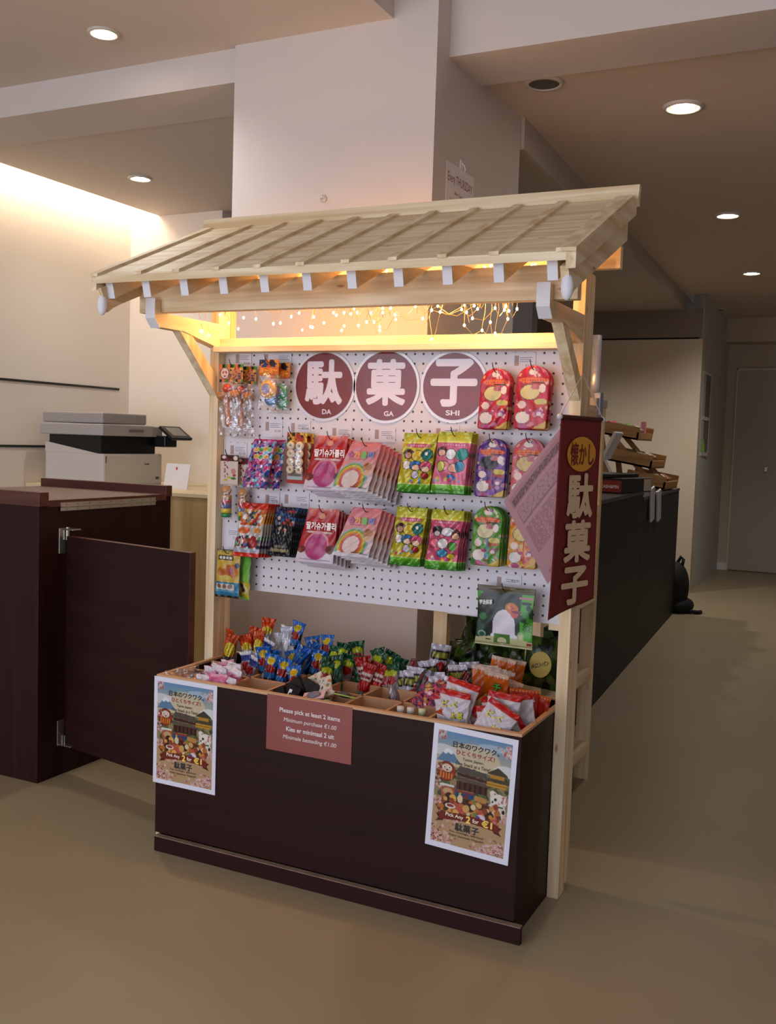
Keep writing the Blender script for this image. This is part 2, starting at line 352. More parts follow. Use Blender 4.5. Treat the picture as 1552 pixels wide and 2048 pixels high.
# ------------------------------------------------------------------ downlights
def downlight(x, y, z, R, on, label, power=3.0, hot=40):
    t = thing('ceiling_downlight', (x, y, z), label, 'ceiling light')
    obj('trim_ring', BM().torus((x, y, z-.001), R*.85, R*.14, 'Z', 32, 6), mat('downlight_ring', 'cfc6bc', 0.5), t, True)
    if on:
        obj('lamp_lens', BM().disc((x, y, z-.006), R*.42, R*.42, 24, 'Z', .004), emit('lamp_glow', 'fff4e0', hot), t)
        l = light('lamp_beam', 'SPOT', (x, y, z-.02), power, (1, .94, .87), .03, (0, 0, 0), spot=math.radians(140), blend=.8); l.location = (0, 0, -.02); l.parent = t
    else: obj('lamp_lens', BM().disc((x, y, z-.006), R*.8, R*.8, 24, 'Z', .004), mat('lamp_off', '4a4642', 0.4), t)
downlight(-.755, .185, 2.50, .055, 1, 'bright round downlight in the front ceiling, before the left beam', 14)
downlight(-1.64, 1.43, 2.40, .06, 1, 'bright round downlight in the ceiling above the printer corner', 9)
downlight(.95, 1.34, 2.42, .075, 1, 'bright round corridor downlight nearest the beam', 4.5)
downlight(.875, 3.15, 2.42, .07, 1, 'bright round corridor downlight, middle of the three lit', 6)
downlight(.80, 5.0, 2.42, .07, 1, 'bright round corridor downlight, farthest of the three lit', 34)
downlight(.55, .93, 2.42, .07, 0, 'unlit dark round downlight half hidden behind the right beam')
downlight(-.35, 4.7, 2.30, .06, 1, 'round downlight in the lowered ceiling behind the stall, before the far wall', 26)
downlight(.325, 6.85, 2.42, .07, 0, 'unlit dark round downlight near the end of the corridor')
struct('trim_9', BM().box(-2.27, .78, 2.545, -2.15, 2.1, 2.56), emit('cove_led', 'ffe6c4', 7))

# notice on the pillar side, hook on its front
p = thing('notice_sheet', (.3595, .66, 1.97), 'white paper notice hung by a hook on the right side of the pillar', 'notice')
obj('sheet', BM().box(.3585, .545, 1.84, .3600, .785, 2.075), PAPER, p)
rt, up = (0, 1, 0), (0, 0, 1); mp_ = mat('notice_print', '8a3a3c', 0.6)
text('Every THURSDAY', (.3600, .665, 2.025), rt, up, .215, .038, mp_, p); text('after 5 pm', (.3600, .65, 1.985), rt, up, .07, .014, mp_, p)
text('Limited stock', (.3600, .65, 1.953), rt, up, .14, .026, mp_, p)
obj('adhesive_hook', BM().box(.3585, .655, 2.075, .362, .68, 2.105, .001).tube([(.362, .667, 2.095), (.372, .667, 2.085), (.375, .667, 2.07), (.37, .667, 2.062)], .002, 6), WHITE, p)
tag(obj('suction_hook', BM().ball((-.033, .436, 1.956), .012, (1, .35, 1)).tube([(-.033, .43, 1.956), (-.033, .42, 1.95), (-.033, .418, 1.94)], .0015, 6), mat('clear_rubber', 'c9bfb8', 0.15), smooth=True), 'small clear suction hook on the pillar front above the stall roof', 'hook')

# ------------------------------------------------------------------ left: dark cabinet with hinged flap
c = thing('reception_cabinet', (-1.07, .25, 0), 'dark mahogany cabinet with rimmed top and open side flap, left of the stall', 'cabinet')
obj('body', BM().box(-1.393, -.085, 0, -.757, .585, .925), DARKZ, c)
obj('top_panel', BM().box(-1.39, -.05, .925, -.754, .553, .934), mat('cabinet_top', '6b4c44', 0.42, noise=.05), c)
obj('front_rim', BM().box(-1.40, -.092, .915, -.750, -.05, .962, .002), REDWOOD, c)
obj('rear_rim', BM().box(-1.393, .553, .925, -.752, .587, .966, .002), REDWOOD, c)
obj('side_rim', BM().box(-.757, -.05, .912, -.752, .553, .934), REDWOOD, c)
h = obj('piano_hinge', BM().box(-.752, .003, .897, -.7505, .488, .925), STEEL, c)
for k in range(9): obj('screw', BM().ball((-.7505, .03+k*.054, .919), .0028, (.4, 1, 1), 8).ball((-.7505, .03+k*.054, .903), .0028, (.4, 1, 1), 8), mat('screw_steel', '8e8578', .3, .9), h)
obj('hinge_pin', BM().tube([(-.749, .003, .911), (-.749, .488, .911)], .0025, 8), STEEL, h)
A, B = Vector((-.742, .035, 0)), Vector((-.150, -.075, 0)); dd = (B-A).normalized(); ang = math.atan2(dd.y, dd.x)
f = obj('flap_door', BM().box(0, -.011, .100, .60, .011, .812, .001).xf(Matrix.Translation(A) @ Matrix.Rotation(ang, 4, 'Z')), DARK, c)
obj('edge_band', BM().box(.6, -.0112, .100, .601, .0112, .812).box(0, -.0112, .812, .601, .0112, .813).xf(Matrix.Translation(A) @ Matrix.Rotation(ang, 4, 'Z')), REDWOOD, f)
for z0 in (.755, .105):
    b = obj('hinge_bracket', BM().box(-.757, .000, z0, -.7515, .028, z0+.085, .001).tube([(-.745, .03, z0+(.045 if z0 > .5 else -.004)), (-.745, .03, z0+(.088 if z0 > .5 else .03))], .006, 10).box(-.757, .005, z0+(.08 if z0 > .5 else 0), -.70, .045, z0+(.084 if z0 > .5 else .004), .001), STEEL, c)
    for k in range(3): obj('screw', BM().ball((-.7515, .012, z0+.018+k*.024), .003, (.4, 1, 1), 8), mat('screw_steel', '8e8578'), b)

# pine counter against the back wall, printer, calendar card
c = thing('pine_counter', (-1.7, 1.7, 0), 'light pine counter unit standing under the printer in the corner', 'counter')
obj('body', BM().box(-2.29, 1.36, .03, -1.02, 2.13, .865), wood('pine_panel', 'b4935f', 'cbb07c', 'Z', .5, .5), c)
obj('top', BM().box(-2.295, 1.345, .865, -1.01, 2.135, .884, .002), wood('pine_panel_top', 'd8c49c', 'e2d2ac', 'X', .5), c)
obj('plinth', BM().box(-2.28, 1.40, 0, -1.04, 2.12, .03), BLACK, c)
p = thing('office_printer', (-1.98, 1.6, .884), 'grey and black multifunction office printer on the pine counter', 'printer')
PW = mat('printer_body', 'cfc8c0', 0.45); PG = mat('printer_scanner_grey', 'aea8a6', 0.45)
obj('lower_body', BM().box(-2.19, 1.375, .884, -1.80, 1.83, 1.052, .008), PW, p)
obj('rear_slope', BM().prism([(-2.19, 1.05), (-1.83, 1.05), (-2.19, 1.105)], 1.376, 1.80, 'Y'), PW, p)
obj('front_cover', BM().box(-1.802, 1.38, .895, -1.797, 1.825, 1.045, .003), PW, p)
obj('paper_bay', BM().box(-2.17, 1.385, 1.05, -1.825, 1.80, 1.142), BLACK, p)
s = obj('scanner_unit', BM().box(-2.21, 1.355, 1.142, -1.79, 1.75, 1.20, .006).box(-2.0, 1.75, 1.142, -1.80, 1.83, 1.196, .004), PG, p)
obj('scan_lid', BM().box(-2.20, 1.365, 1.203, -1.80, 1.70, 1.258, .008), mat('scan_lid_grey', 'a39d9b', .45), p)
obj('lid_grip', BM().box(-1.792, 1.55, 1.165, -1.787, 1.66, 1.177), mat('grip_grey', '77716e', .5), p)
q = obj('control_panel', BM().box(-.055, -.085, -.008, .055, .085, .008, .003).xf(Matrix.Translation((-1.72, 1.84, 1.165)) @ Matrix.Rotation(math.radians(35), 4, 'Y')), BLACK, p)
obj('screen', BM().box(-.04, -.06, .0085, .035, .06, .0095).xf(Matrix.Translation((-1.72, 1.84, 1.165)) @ Matrix.Rotation(math.radians(35), 4, 'Y')), mat('screen_off', '6f6a62', .2), q)
obj('panel_arm', BM().box(-1.82, 1.78, 1.09, -1.74, 1.88, 1.15, .006), BLACK, p)
text('Canon', (-1.7970, 1.70, 1.000), (0, 1, 0), (0, 0, 1), .042, .012, INK, p, .02)
obj('door_latch', BM().box(-1.799, 1.385, 1.005, -1.7945, 1.392, 1.04), mat('grip_grey', '77716e'), p)
obj('badge', BM().box(-1.799, 1.775, .918, -1.7955, 1.80, .930), mat('badge_grey', '55504c', .4), p)
k = thing('leaning_card', (-1.53, 1.62, .884), 'white display card with a small red mark leaning on the pine counter', 'card')
obj('sheet', BM().box(-.075, -.001, 0, .075, .001, .13).xf(Matrix.Translation((-1.53, 1.60, .884)) @ Matrix.Rotation(math.radians(-12), 4, 'X')), PAPER, k)
obj('mark', BM().box(-.012, -.0016, .098, -.002, -.001, .112).xf(Matrix.Translation((-1.53, 1.60, .884)) @ Matrix.Rotation(math.radians(-12), 4, 'X')), mat('red_mark', 'c03a28', .5), k)

# ------------------------------------------------------------------ right: dark counters with cash goods
CT = mat('anthracite_front', '17171b', 0.5, spec=.25)
def fx(y): return .609 - .0535*(y-1.376)
k = thing('shop_counter', (.4, 2.2, 0), 'dark anthracite shop counter section nearest the stall, with cash box on it', 'counter', 'dark counter sections')
obj('body', BM().prism([(fx(1.25), 1.25), (fx(3.1), 3.1), (.0, 3.1), (.0, 1.27)], 0, .915, 'Z'), CT, k)
obj('worktop', BM().prism([(fx(1.25)+.004, 1.25), (fx(3.1)+.004, 3.1), (.0, 3.1), (.0, 1.27)], .915, .932, 'Z'), mat('anthracite_top', '3a3638', 0.35), k)
k = thing('shop_counter', (.3, 3.9, 0), 'dark anthracite shop counter section at the far end, carrying the wooden snack rack', 'counter', 'dark counter sections')
obj('body', BM().prism([(fx(3.105), 3.105), (fx(4.74), 4.74), (-.1, 4.74), (-.1, 3.105)], 0, .88, 'Z'), CT, k)
obj('worktop', BM().prism([(fx(3.105)+.004, 3.105), (fx(4.74)+.004, 4.74), (-.1, 4.74), (-.1, 3.105)], .88, .897, 'Z'), mat('anthracite_top', '3a3638'), k)
k = thing('cash_box', (.36, 2.75, .932), 'black box with a red front lettered CASH&PIN on the dark counter', 'cash box', rot=(0, 0, math.radians(-10)))
obj('body', BM().box(-.17, -.10, 0, .165, .30, .078, .004), BLACK, k, local=True)
obj('front_plate', BM().box(-.168, -.1015, .006, .160, -.1000, .066), mat('cash_red', '8c2a20', .45), k, local=True)
text('CASH&PIN', (.098, -.1018, .034), (1, 0, 0), (0, 0, 1), .098, .017, PAPER, k, .02, local=True)
obj('lid', BM().box(-.175, -.105, .078, .10, .28, .098, .005), BLACK, k, local=True)
obj('side_label', BM().box(.1655, .19, .008, .1665, .29, .072), GREY, k, local=True)
k = thing('tablet_stand', (.33, 3.2, .932), 'white angled tablet stand behind the black cash box', 'stand')
obj('foot', BM().box(.20, 3.16, .932, .40, 3.30, .940, .003), WHITE, k)
obj('arm', BM().box(-.008, -.012, 0, .008, .012, .20).xf(Matrix.Translation((.35, 3.23, .935)) @ Matrix.Rotation(math.radians(-28), 4, 'Y')), WHITE, k)
obj('tablet', BM().box(-.009, -.09, 0, .009, .09, .17, .004).xf(Matrix.Translation((.265, 3.23, 1.10)) @ Matrix.Rotation(math.radians(24), 4, 'Y')), WHITE, k)
# wooden three-tier rack with snack trays
k = thing('tiered_snack_rack', (.22, 4.2, .897), 'three-tier wooden tray rack of snacks on the far counter', 'rack')
WR = wood('rack_wood', '9a7040', 'b88c56', 'X', .6)
for z, x0, x1 in ((1.26, .0, .27), (1.085, .06, .365), (.945, .20, .455)):
    t = obj('tray', BM().box(x0, 4.05, z, x1, 4.5, z+.012).box(x0, 4.05, z, x1, 4.062, z+.085).box(x0, 4.488, z, x1, 4.5, z+.085).box(x1-.012, 4.05, z, x1, 4.5, z+.05).xf(Matrix.Translation((x0, 4, z)) @ Matrix.Rotation(math.radians(9), 4, 'Y') @ Matrix.Translation((-x0, -4, -z))), WR, k)
for y in (4.08, 4.47): obj('upright', BM().prism([(.05, 1.27), (.09, 1.27), (.43, .897), (.38, .897)], y-.01, y+.01, 'Y').prism([(.0, 1.30), (.03, 1.30), (.10, .897), (.06, .897)], y-.01, y+.01, 'Y'), WR, k)
i = 0
for z, x0, x1, cols in ((1.32, .02, .25, ('c43a5c', 'c43a5c', '5c8a2a', 'b9b2ac')), (1.145, .1, .34, ('b0a79e', '6a4a34', '9c948c')), (1.0, .24, .44, ('3c5c8c', 'a49c94', '8c4634'))):
    for j, cc in enumerate(cols):
        for m_ in range(2):
            x = x0 + (x1-x0)*(j+.5)/len(cols); y = 4.12 + .17*m_
            o = obj('snack_packet', BM().box(-.035, -.06, 0, .035, .06, .018, .006).xf(Matrix.Translation((x, y, z-.16*(x-x0))) @ Matrix.Rotation(math.radians(18 + 9*((i*7) % 3)), 4, 'Y') @ Matrix.Rotation(.3*((i % 3)-1), 4, 'Z')), mat('packet_'+cc, cc, .35), None)
            tag(o, 'small snack packet lying in the '+{1.32: 'top', 1.145: 'middle', 1.0: 'bottom'}[z]+' tray of the wooden rack', 'snack packet', 'snack packets in the '+{1.32: 'top', 1.145: 'middle', 1.0: 'bottom'}[z]+' rack tray'); i += 1
tag(obj('pink_snack_packet', BM().box(-.012, -.03, 0, .012, .03, .075, .003).xf(Matrix.Translation((.25, 4.3, 1.27))), mat('pink_wrap', 'd2788c', .35)), 'small pink packet standing at the right of the top rack tray', 'snack packet')
SIL = mat('silver_foil', 'd9dce4', .25, .45, bump=1.0, bscale=26, spec=.8)
for j, (y, z0) in enumerate(((3.35, .76), (3.62, .745))):
    tag(obj('foil_packet', BM().box(-.009, -.045, -.03, .009, .045, .17-.01*j, .007).xf(Matrix.Translation((fx(y)+.016, y, z0+.02)) @ Matrix.Rotation(math.radians(10), 4, 'X')), SIL, None), ('left' if j == 0 else 'right') + ' one of the two silver foil packets hanging on the counter front', 'foil packet')
# black backpack on the floor by the counter end
bm = BM(); bm.ball((0, 0, .18), .16, (.62, .75, 1.15), 20).ball((.02, .02, .05), .13, (.9, 1.1, .5), 16).tube([(.0, .0, .34), (.03, .02, .40), (.05, .0, .38), (.04, -.02, .30)], .012, 8).tube([(.1, -.05, .02), (.17, -.03, .015), (.19, 0, .015)], .014, 8)
bm.xf(Matrix.Translation((.415, 4.86, 0)))
tag(obj('backpack', bm, mat('black_cloth', '08080a', .8), smooth=True), 'slumped black backpack on the floor against the counter end', 'backpack')

# ------------------------------------------------------------------ pine shelving unit behind the stall
u = thing('pine_shelving_unit', (.64, .62, 0), 'open pine shelving unit standing behind the pegboard, right of the pillar', 'shelving unit')
UX0, UX1, UY0, UY1 = .475, .815, .30, .95
for x, y in ((UX0, UY0), (UX1-.045, UY0), (UX0, UY1-.03), (UX1-.045, UY1-.03)): obj('post', BM().box(x, y, 0, x+.045, y+.03, 1.31, .001), PINE_Z, u)
for z in (.12, .385, .655, .95, 1.285):
    s = obj('shelf_board', BM().box(UX0, UY0+.002, z, UX1-.001, UY1-.002, z+.016), PINE_Y, u)
    obj('side_rail', BM().box(UX1-.02, UY0+.03, z-.022, UX1, UY1-.03, z+.018), PINE_Y, s)
obj('shelf_edge', BM().box(UX0+.045, UY0-.002, .648, UX1-.045, UY0+.004, .672), PAPER, u)
for j, (y, z) in enumerate(((.55, .403), (.50, .138))):
    tag(obj('price_holder', BM().box(-.002, -.02, 0, .002, .02, .05).xf(Matrix.Translation((.822, y, z)) @ Matrix.Rotation(math.radians(8), 4, 'Y')), PAPER), 'small white price card on the ' + ('upper' if j == 0 else 'lower') + ' side rail of the shelving unit', 'price card')
tag(obj('grey_tray', BM().box(.70, .80, 1.301, .82, .95, 1.33, .003), GREY), 'shallow grey tray on top of the shelving unit beneath silver foil sticks', 'tray')
for j, (x, z) in enumerate(((.745, 1.44), (.785, 1.545), (.765, 1.42))):
    tag(obj('foil_stick', BM().tube([(x, .90, 1.33), (x+.002, .895, 1.38), (x+.001, .90, z)], [.017, .018, .015], 10), SIL, None, True), ['left short', 'tall', 'middle short'][j] + ' silver foil snack stick standing in the grey tray', 'foil stick')
tag(obj('blue_foil_sachet', BM().box(.80, .83, 1.27, .825, .87, 1.35, .004), mat('pale_blue_foil', 'aab4d6', .25, .5, bump=.6)), 'pale blue foil sachet at the right edge of the grey tray', 'sachet')

# ------------------------------------------------------------------ the wooden market stall
st = thing('market_stall', (.434, 0, 0), 'light pine market stall with battened lean-to roof and white pegboard', 'market stall')
LX0, LX1, RX0, RX1 = -.133, -.102, .963, .994
for x0, x1 in ((LX0, LX1), (RX0, RX1)): obj('post', BM().box(x0, -.034, 0, x1, .022, 1.62, .0015), PINE_Z, st)
for x0, x1 in ((LX0, LX1), (RX0, RX1)): obj('rear_post', BM().box(x0, .024, .02, x1, .052, 1.60, .001), PINE_Z, st)
tl = math.tan(math.radians(23.8)); EY, EZ, RY, RZ = -.465, 1.566, .03, 1.784   # eave and ridge (roof top surface)
def rz(y): return EZ + (y-EY)*(RZ-EZ)/(RY-EY)
TH = .019
for k in range(4):                                                     # roof boards running the length of the roof
    y0 = EY + (RY-EY)*k/4; y1 = EY + (RY-EY)*(k+1)/4 - .0015
    obj('roof_board', BM().prism([(y0, rz(y0)), (y1, rz(y1)), (y1, rz(y1)-TH), (y0, rz(y0)-TH)], -.182, 1.066, 'X'), PINE_X, st)
for k in range(11):
    x = -.163 + k*.1192
    y0, y1 = EY-.004, RY-.012
    xa, xb = (x-.011, x+.011)
    if k == 0: xa, xb = -.2, -.176
    if k == 10: xa, xb = 1.045, 1.088
    obj('batten', BM().prism([(y0, rz(y0)+.008), (y1, rz(y1)+.008), (y1, rz(y1)), (y0, rz(y0))], xa, xb, 'X'), PINE_Y, st)
    b = TH
    ya = -.438; r = obj('rafter', BM().prism([(ya, rz(ya)-b), (RY, rz(RY)-b), (RY, rz(RY)-b-.048), (ya+.012, rz(ya)-b-.044)], x-.011, x+.011, 'X'), PINE_Y, st)
    obj('end_cap', BM().prism([(ya-.003, rz(ya)-b+.001), (ya, rz(ya)-b+.001), (ya+.0125, rz(ya)-b-.046), (ya+.0095, rz(ya)-b-.046)], x-.0115, x+.0115, 'X'), WHITE, r)
for sx, x0, x1 in ((-1, -.199, -.182), (1, 1.066, 1.087)):
    obj('barge_board', BM().prism([(EY, rz(EY)), (RY+.03, rz(RY+.03)), (RY+.03, rz(RY+.03)-.05), (EY, rz(EY)-.036)], x0, x1, 'X'), PINE_Y, st)
    xx0, xx1 = (-.182, -.172) if sx < 0 else (1.052, 1.070)
    g = obj('outer_rafter', BM().prism([(EY+.006, rz(EY)-.03), (RY+.02, rz(RY)-.03), (RY+.02, rz(RY)-.10), (-.36, rz(-.36)-.098), (-.41, rz(-.41)-.098), (EY+.035, rz(EY)-.088)], xx0, xx1, 'X'), PINE_Y, st)
    obj('rounded_cap', BM().ball(((xx0+xx1)/2 - (.004 if sx < 0 else -.004), EY+.022, rz(EY)-.070), .028, (.48, .42, 1.0), 16), WHITE, g, True)
obj('ridge_board', BM().prism([(RY-.004, RZ-.004), (RY+.004, RZ+.032), (RY+.022, RZ+.032), (RY+.014, RZ-.02)], -.215, 1.098, 'X'), PINE_X, st)
fb = obj('front_beam', BM().box(-.178, -.30, 1.492, 1.048, -.27, 1.570, .0015), PINE_X, st)
obj('rear_beam', BM().box(-.19, .024, 1.612, 1.062, .046, 1.668, .001), PINE_X, st)
for sx, x0, x1 in ((-1, -.1335, -.103), (1, .9625, .993)):
    a = obj('bracket_arm', BM().prism([(-.325, 1.523), (-.302, 1.523), (-.302, 1.4915), (-.034, 1.4915), (-.034, 1.422), (-.20, 1.452), (-.302, 1.452), (-.325, 1.475)], x0, x1, 'X'), PINE_Y, st)
    obj('end_cap', BM().prism([(-.3275, 1.527), (-.325, 1.527), (-.325, 1.475), (-.303, 1.4515), (-.305, 1.4495), (-.3275, 1.474)], x0-.0005, x1+.0005, 'X'), WHITE, a)
    obj('brace', BM().prism([(-.232, 1.4525), (-.175, 1.446), (-.0345, 1.325), (-.0345, 1.283)] if 0 else [(-.215, 1.4525), (-.158, 1.444), (-.0345, 1.335), (-.0345, 1.280)], x0+.002, x1-.002, 'X'), PINE_Z, st)
obj('top_rail', BM().box(LX1, -.028, 1.4245, RX0, .012, 1.450, .001), PINE_X, st); obj('rail_ledge', BM().box(LX1-.004, -.058, 1.408, RX0, -.001, 1.4245, .001), PINE_X, st)
pegm = bpy.data.materials.new('pegboard_white'); pegm.use_nodes = True; nt = pegm.node_tree; b = nt.nodes['Principled BSDF']; b.inputs['Roughness'].default_value = .45
tc = nt.nodes.new('ShaderNodeTexCoord'); sp = nt.nodes.new('ShaderNodeSeparateXYZ'); nt.links.new(tc.outputs['Object'], sp.inputs[0])
def mth(op, a, bb=None):
    n = nt.nodes.new('ShaderNodeMath'); n.operation = op
    for i, v in enumerate((a, bb)):
        if v is None: continue
        if isinstance(v, (int, float)): n.inputs[i].default_value = v
        else: nt.links.new(v, n.inputs[i])
    return n.outputs[0]
def cell(o, off): return mth('SUBTRACT', mth('FRACT', mth('ADD', mth('DIVIDE', mth('SUBTRACT', o, off), .026), .5)), .5)
cx, cz = cell(sp.outputs['X'], -.434), cell(sp.outputs['Z'], 1.4022)
dd_ = mth('SQRT', mth('ADD', mth('MULTIPLY', cx, cx), mth('MULTIPLY', cz, cz))); hole = mth('LESS_THAN', dd_, .125)
inr = mth('MULTIPLY', mth('LESS_THAN', sp.outputs['Z'], 1.411), mth('GREATER_THAN', sp.outputs['Z'], .717)); hole = mth('MULTIPLY', hole, inr)
mx = nt.nodes.new('ShaderNodeMixRGB'); nt.links.new(hole, mx.inputs[0]); mx.inputs[1].default_value = (*lin('d9d3d6'), 1); mx.inputs[2].default_value = (*lin('38302c'), 1)
nt.links.new(mx.outputs[0], b.inputs['Base Color'])
obj('pegboard', BM().box(LX1+.001, 0, .707, .9625, .006, 1.425), pegm, st)
obj('board_support', BM().box(.925, .006, .690, .962, .02, 1.425), PINE_Z, st); obj('board_support', BM().box(-.10, .006, .707, -.085, .02, 1.425), PINE_Z, st)

# round laminated kanji signs on the pegboard
for ch, ro, x, rx, rzz, lab in (('駄', 'DA', .2405, .0925, .0925, 'left'), ('菓', 'GA', .437, .0935, .0945, 'middle'), ('子', 'SHI', .6385, .089, .089, 'right')):
    t = thing('round_sign', (x, -.004, 1.315), 'round maroon sign with white character %s and %s, %s of the three on the pegboard' % (ch, ro, lab), 'sign', 'round kanji signs')
    z0 = 1.315
    obj('laminate', BM().disc((x, -.003, z0), rx+.008, rzz+.008, 64, 'Y', .0012), mat('laminate_clear', 'd8d2d8', .12, coat=.6), t)
    obj('disc', BM().disc((x, -.0042, z0), rx, rzz, 64, 'Y', .001), mat('maroon_gloss', '741f1a', .14, coat=.15, spec=.3, bump=.35, bscale=9), t)
    text(ch, (x, -.0044, z0+.010), (1, 0, 0), (0, 0, 1), .122 if ch != '子' else .135, .128, mat('sign_white', 'd8ccd6', .2, coat=.2), t, .034)
    text(ro, (x+(.012 if ro != 'SHI' else 0), -.0044, z0-rzz+.019), (1, 0, 0), (0, 0, 1), .030 if ro != 'SHI' else .040, .014, mat('sign_white', 'd8ccd6'), t, .03)

# price cards on the board
TG = [(-.079, 1.414, -.008, 1.367, '€3.80'), (.022, 1.413, .130, 1.367, '€3.95'), (.031, 1.217, .105, 1.164, '€2.40'), (.119, 1.215, .199, 1.180, '€1.30'), (.256, 1.204, .334, 1.164, '€1.70'),
      (.391, 1.203, .470, 1.161, '€1.75'), (.576, 1.211, .659, 1.187, '€2.20'), (.789, 1.404, .862, 1.346, '€1.95'), (-.091, 1.144, -.017, 1.102, '€3.25'), (.037, 1.003, .101, .964, '€2.30'),
      (.103, 1.007, .201, .961, '€2.95'), (-.085, .893, -.033, .824, '€2.50'), (.766, .825, .849, .798, '€4.50')]
WH = ['behind the wooden toy bag', 'behind the yo-yo bag', 'above the shiny pink bag', 'above the white ring candies', 'above the upper red candy bag', 'above the upper rainbow bag', 'above the two yellow-green bags', 'between the two red arched packs', 'above the stacking toy bag', 'above the orange-ended bags', 'above the black bags', 'above the yellow and orange bag', 'above the large green bag']
pr = mat('price_print', '6a6470', .6); bar = mat('price_mark', 'a8908a', .6)
for (x0, z1, x1, z0, price), wh in zip(TG, WH):
    t = thing('price_card', ((x0+x1)/2, -.002, (z0+z1)/2), 'white price card %s %s on the pegboard' % (price, wh), 'price card')
    obj('card', BM().box(x0, -.0022, z0, x1, -.0010, z1), mat('card_white', 'dcd6dc', .5), t)
    text(price, (x1-.016, -.0022, z0+.012 if z1-z0 < .05 else z1-.034), (1, 0, 0), (0, 0, 1), .022, .0065, pr, t)
    m = BM()
    for k in range(3 if z1-z0 > .03 else 2): m.box(x1-.042, -.0026, z1-.014-.005*k, x1-.008-.006*(k % 2), -.0022, z1-.0128-.005*k)
    obj('print_lines', m, pr, t)
    if (x1-x0) > .06: obj('pictogram', BM().box(x0+.016, -.0026, z1-.034, x0+.028, -.0022, z1-.008), bar, t)

# wire of small warm bulbs, plus added ones lighting the pillar behind
BULBS = [(-.007,-.164,1.5),(-.009,-.118,1.483),(.059,-.145,1.493),(.017,-.109,1.467),(.074,-.106,1.494),(.186,-.19,1.468),(.213,-.198,1.469),(.17,-.074,1.502),(.248,-.161,1.499),(.296,-.165,1.487),(.219,-.051,1.476),(.272,-.129,1.464),(.276,-.075,1.482),(.345,-.129,1.495),(.322,-.104,1.505),(.394,-.177,1.494),(.375,-.105,1.501),(.366,-.07,1.519),(.404,-.122,1.501),(.34,-.089,1.459),(.396,-.099,1.47),(.468,-.19,1.467),(.436,-.086,1.48),(.439,-.111,1.501),(.495,-.155,1.505),(.516,-.195,1.489),(.446,-.07,1.459),(.505,-.129,1.509),(.5,-.092,1.497),(.548,-.068,1.52),(.581,-.093,1.485),(.595,-.062,1.435),(.627,-.141,1.499),(.617,-.08,1.518),(.647,-.133,1.495),(.676,-.06,1.51),(.687,-.068,1.52),(.74,-.185,1.485),(.754,-.18,1.471),(.728,-.167,1.456),(.718,-.055,1.511),(.784,-.135,1.466),(.752,-.106,1.45),(.805,-.155,1.436),(.791,-.124,1.502),(.825,-.142,1.503),(.835,-.147,1.491),(.821,-.112,1.476),(.844,-.112,1.5),(.712,-.064,1.518),(.806,-.098,1.5),(-.10,-.12,1.462),(-.09,-.10,1.452),(.789,-.2,1.588),(.80,-.19,1.593),(.914,-.2,1.589),(.90,-.18,1.592),(.06,.17,1.495),(.20,.18,1.505),(.32,.18,1.50),(.41,.10,1.51),(.482,-.2,1.585),(.53,-.21,1.59),(.35,-.15,1.606),(.62,-.2,1.60)]
t = thing('fairy_lights', (.42, -.15, 1.53), 'string of small glowing warm white bulbs hung under the stall roof', 'string lights')
wm = mat('light_wire', 'c9a468', .4); bmw = BM(); prev = None
for (x, y, z) in sorted(BULBS[:53]):
    top = Vector((x + rnd.uniform(-.02, .02), y + rnd.uniform(-.02, .02), 1.535 + rnd.uniform(-.01, .02)))
    k = Vector((x + rnd.uniform(-.012, .012), y + rnd.uniform(-.01, .01), z + (top.z-z)*.5))
    bmw.tube([top, k, Vector((x, y, z+.012)), Vector((x, y, z+.003))], .0008, 5)
    if prev is not None: bmw.tube([prev, (prev+top)/2 - Vector((0, 0, rnd.uniform(.005, .05))), top], .0008, 5)
    prev = top
for (x, y, z), q in zip(sorted(BULBS[24:52]), sorted(BULBS[20:48])):
    a, b = Vector((x, y, z)), Vector(q)
    if (a-b).length < .13: bmw.tube([a, (a+b)/2 - Vector((0, 0, .018)), b], .0008, 5)
obj('wire', bmw, wm, t)
BG = emit('bulb_glow', 'ffd9a0', 14); bulb0 = None
for (x, y, z) in BULBS:
    m = BM(); m.ball((0, 0, 0), .0030, (1, 1, 1.35), 10)
    if bulb0 is None: bulb0 = obj('bulb', m, BG, t, True, local=True); o = bulb0
    else: o = bulb0.copy(); COL.objects.link(o)
    o.location = Vector((x, y, z)) - t.location
for x, y, z in ((0, -.08, 1.53), (.18, -.05, 1.53), (.34, -.06, 1.535), (.5, -.05, 1.53), (.64, -.08, 1.53), (.79, -.10, 1.50), (.86, -.17, 1.58), (.06, .17, 1.49), (.20, .18, 1.50), (.32, .18, 1.50), (.45, -.15, 1.60)):
    l = light('bulb_and_fill_light', 'POINT', (0, 0, 0), .62, (1, .53, .20), .006); l.parent = t; l.location = Vector((x, y, z)) - t.location; l.data.energy = 0.85 if y > .1 else .62  # lights past the rear posts are added to brighten the pillar

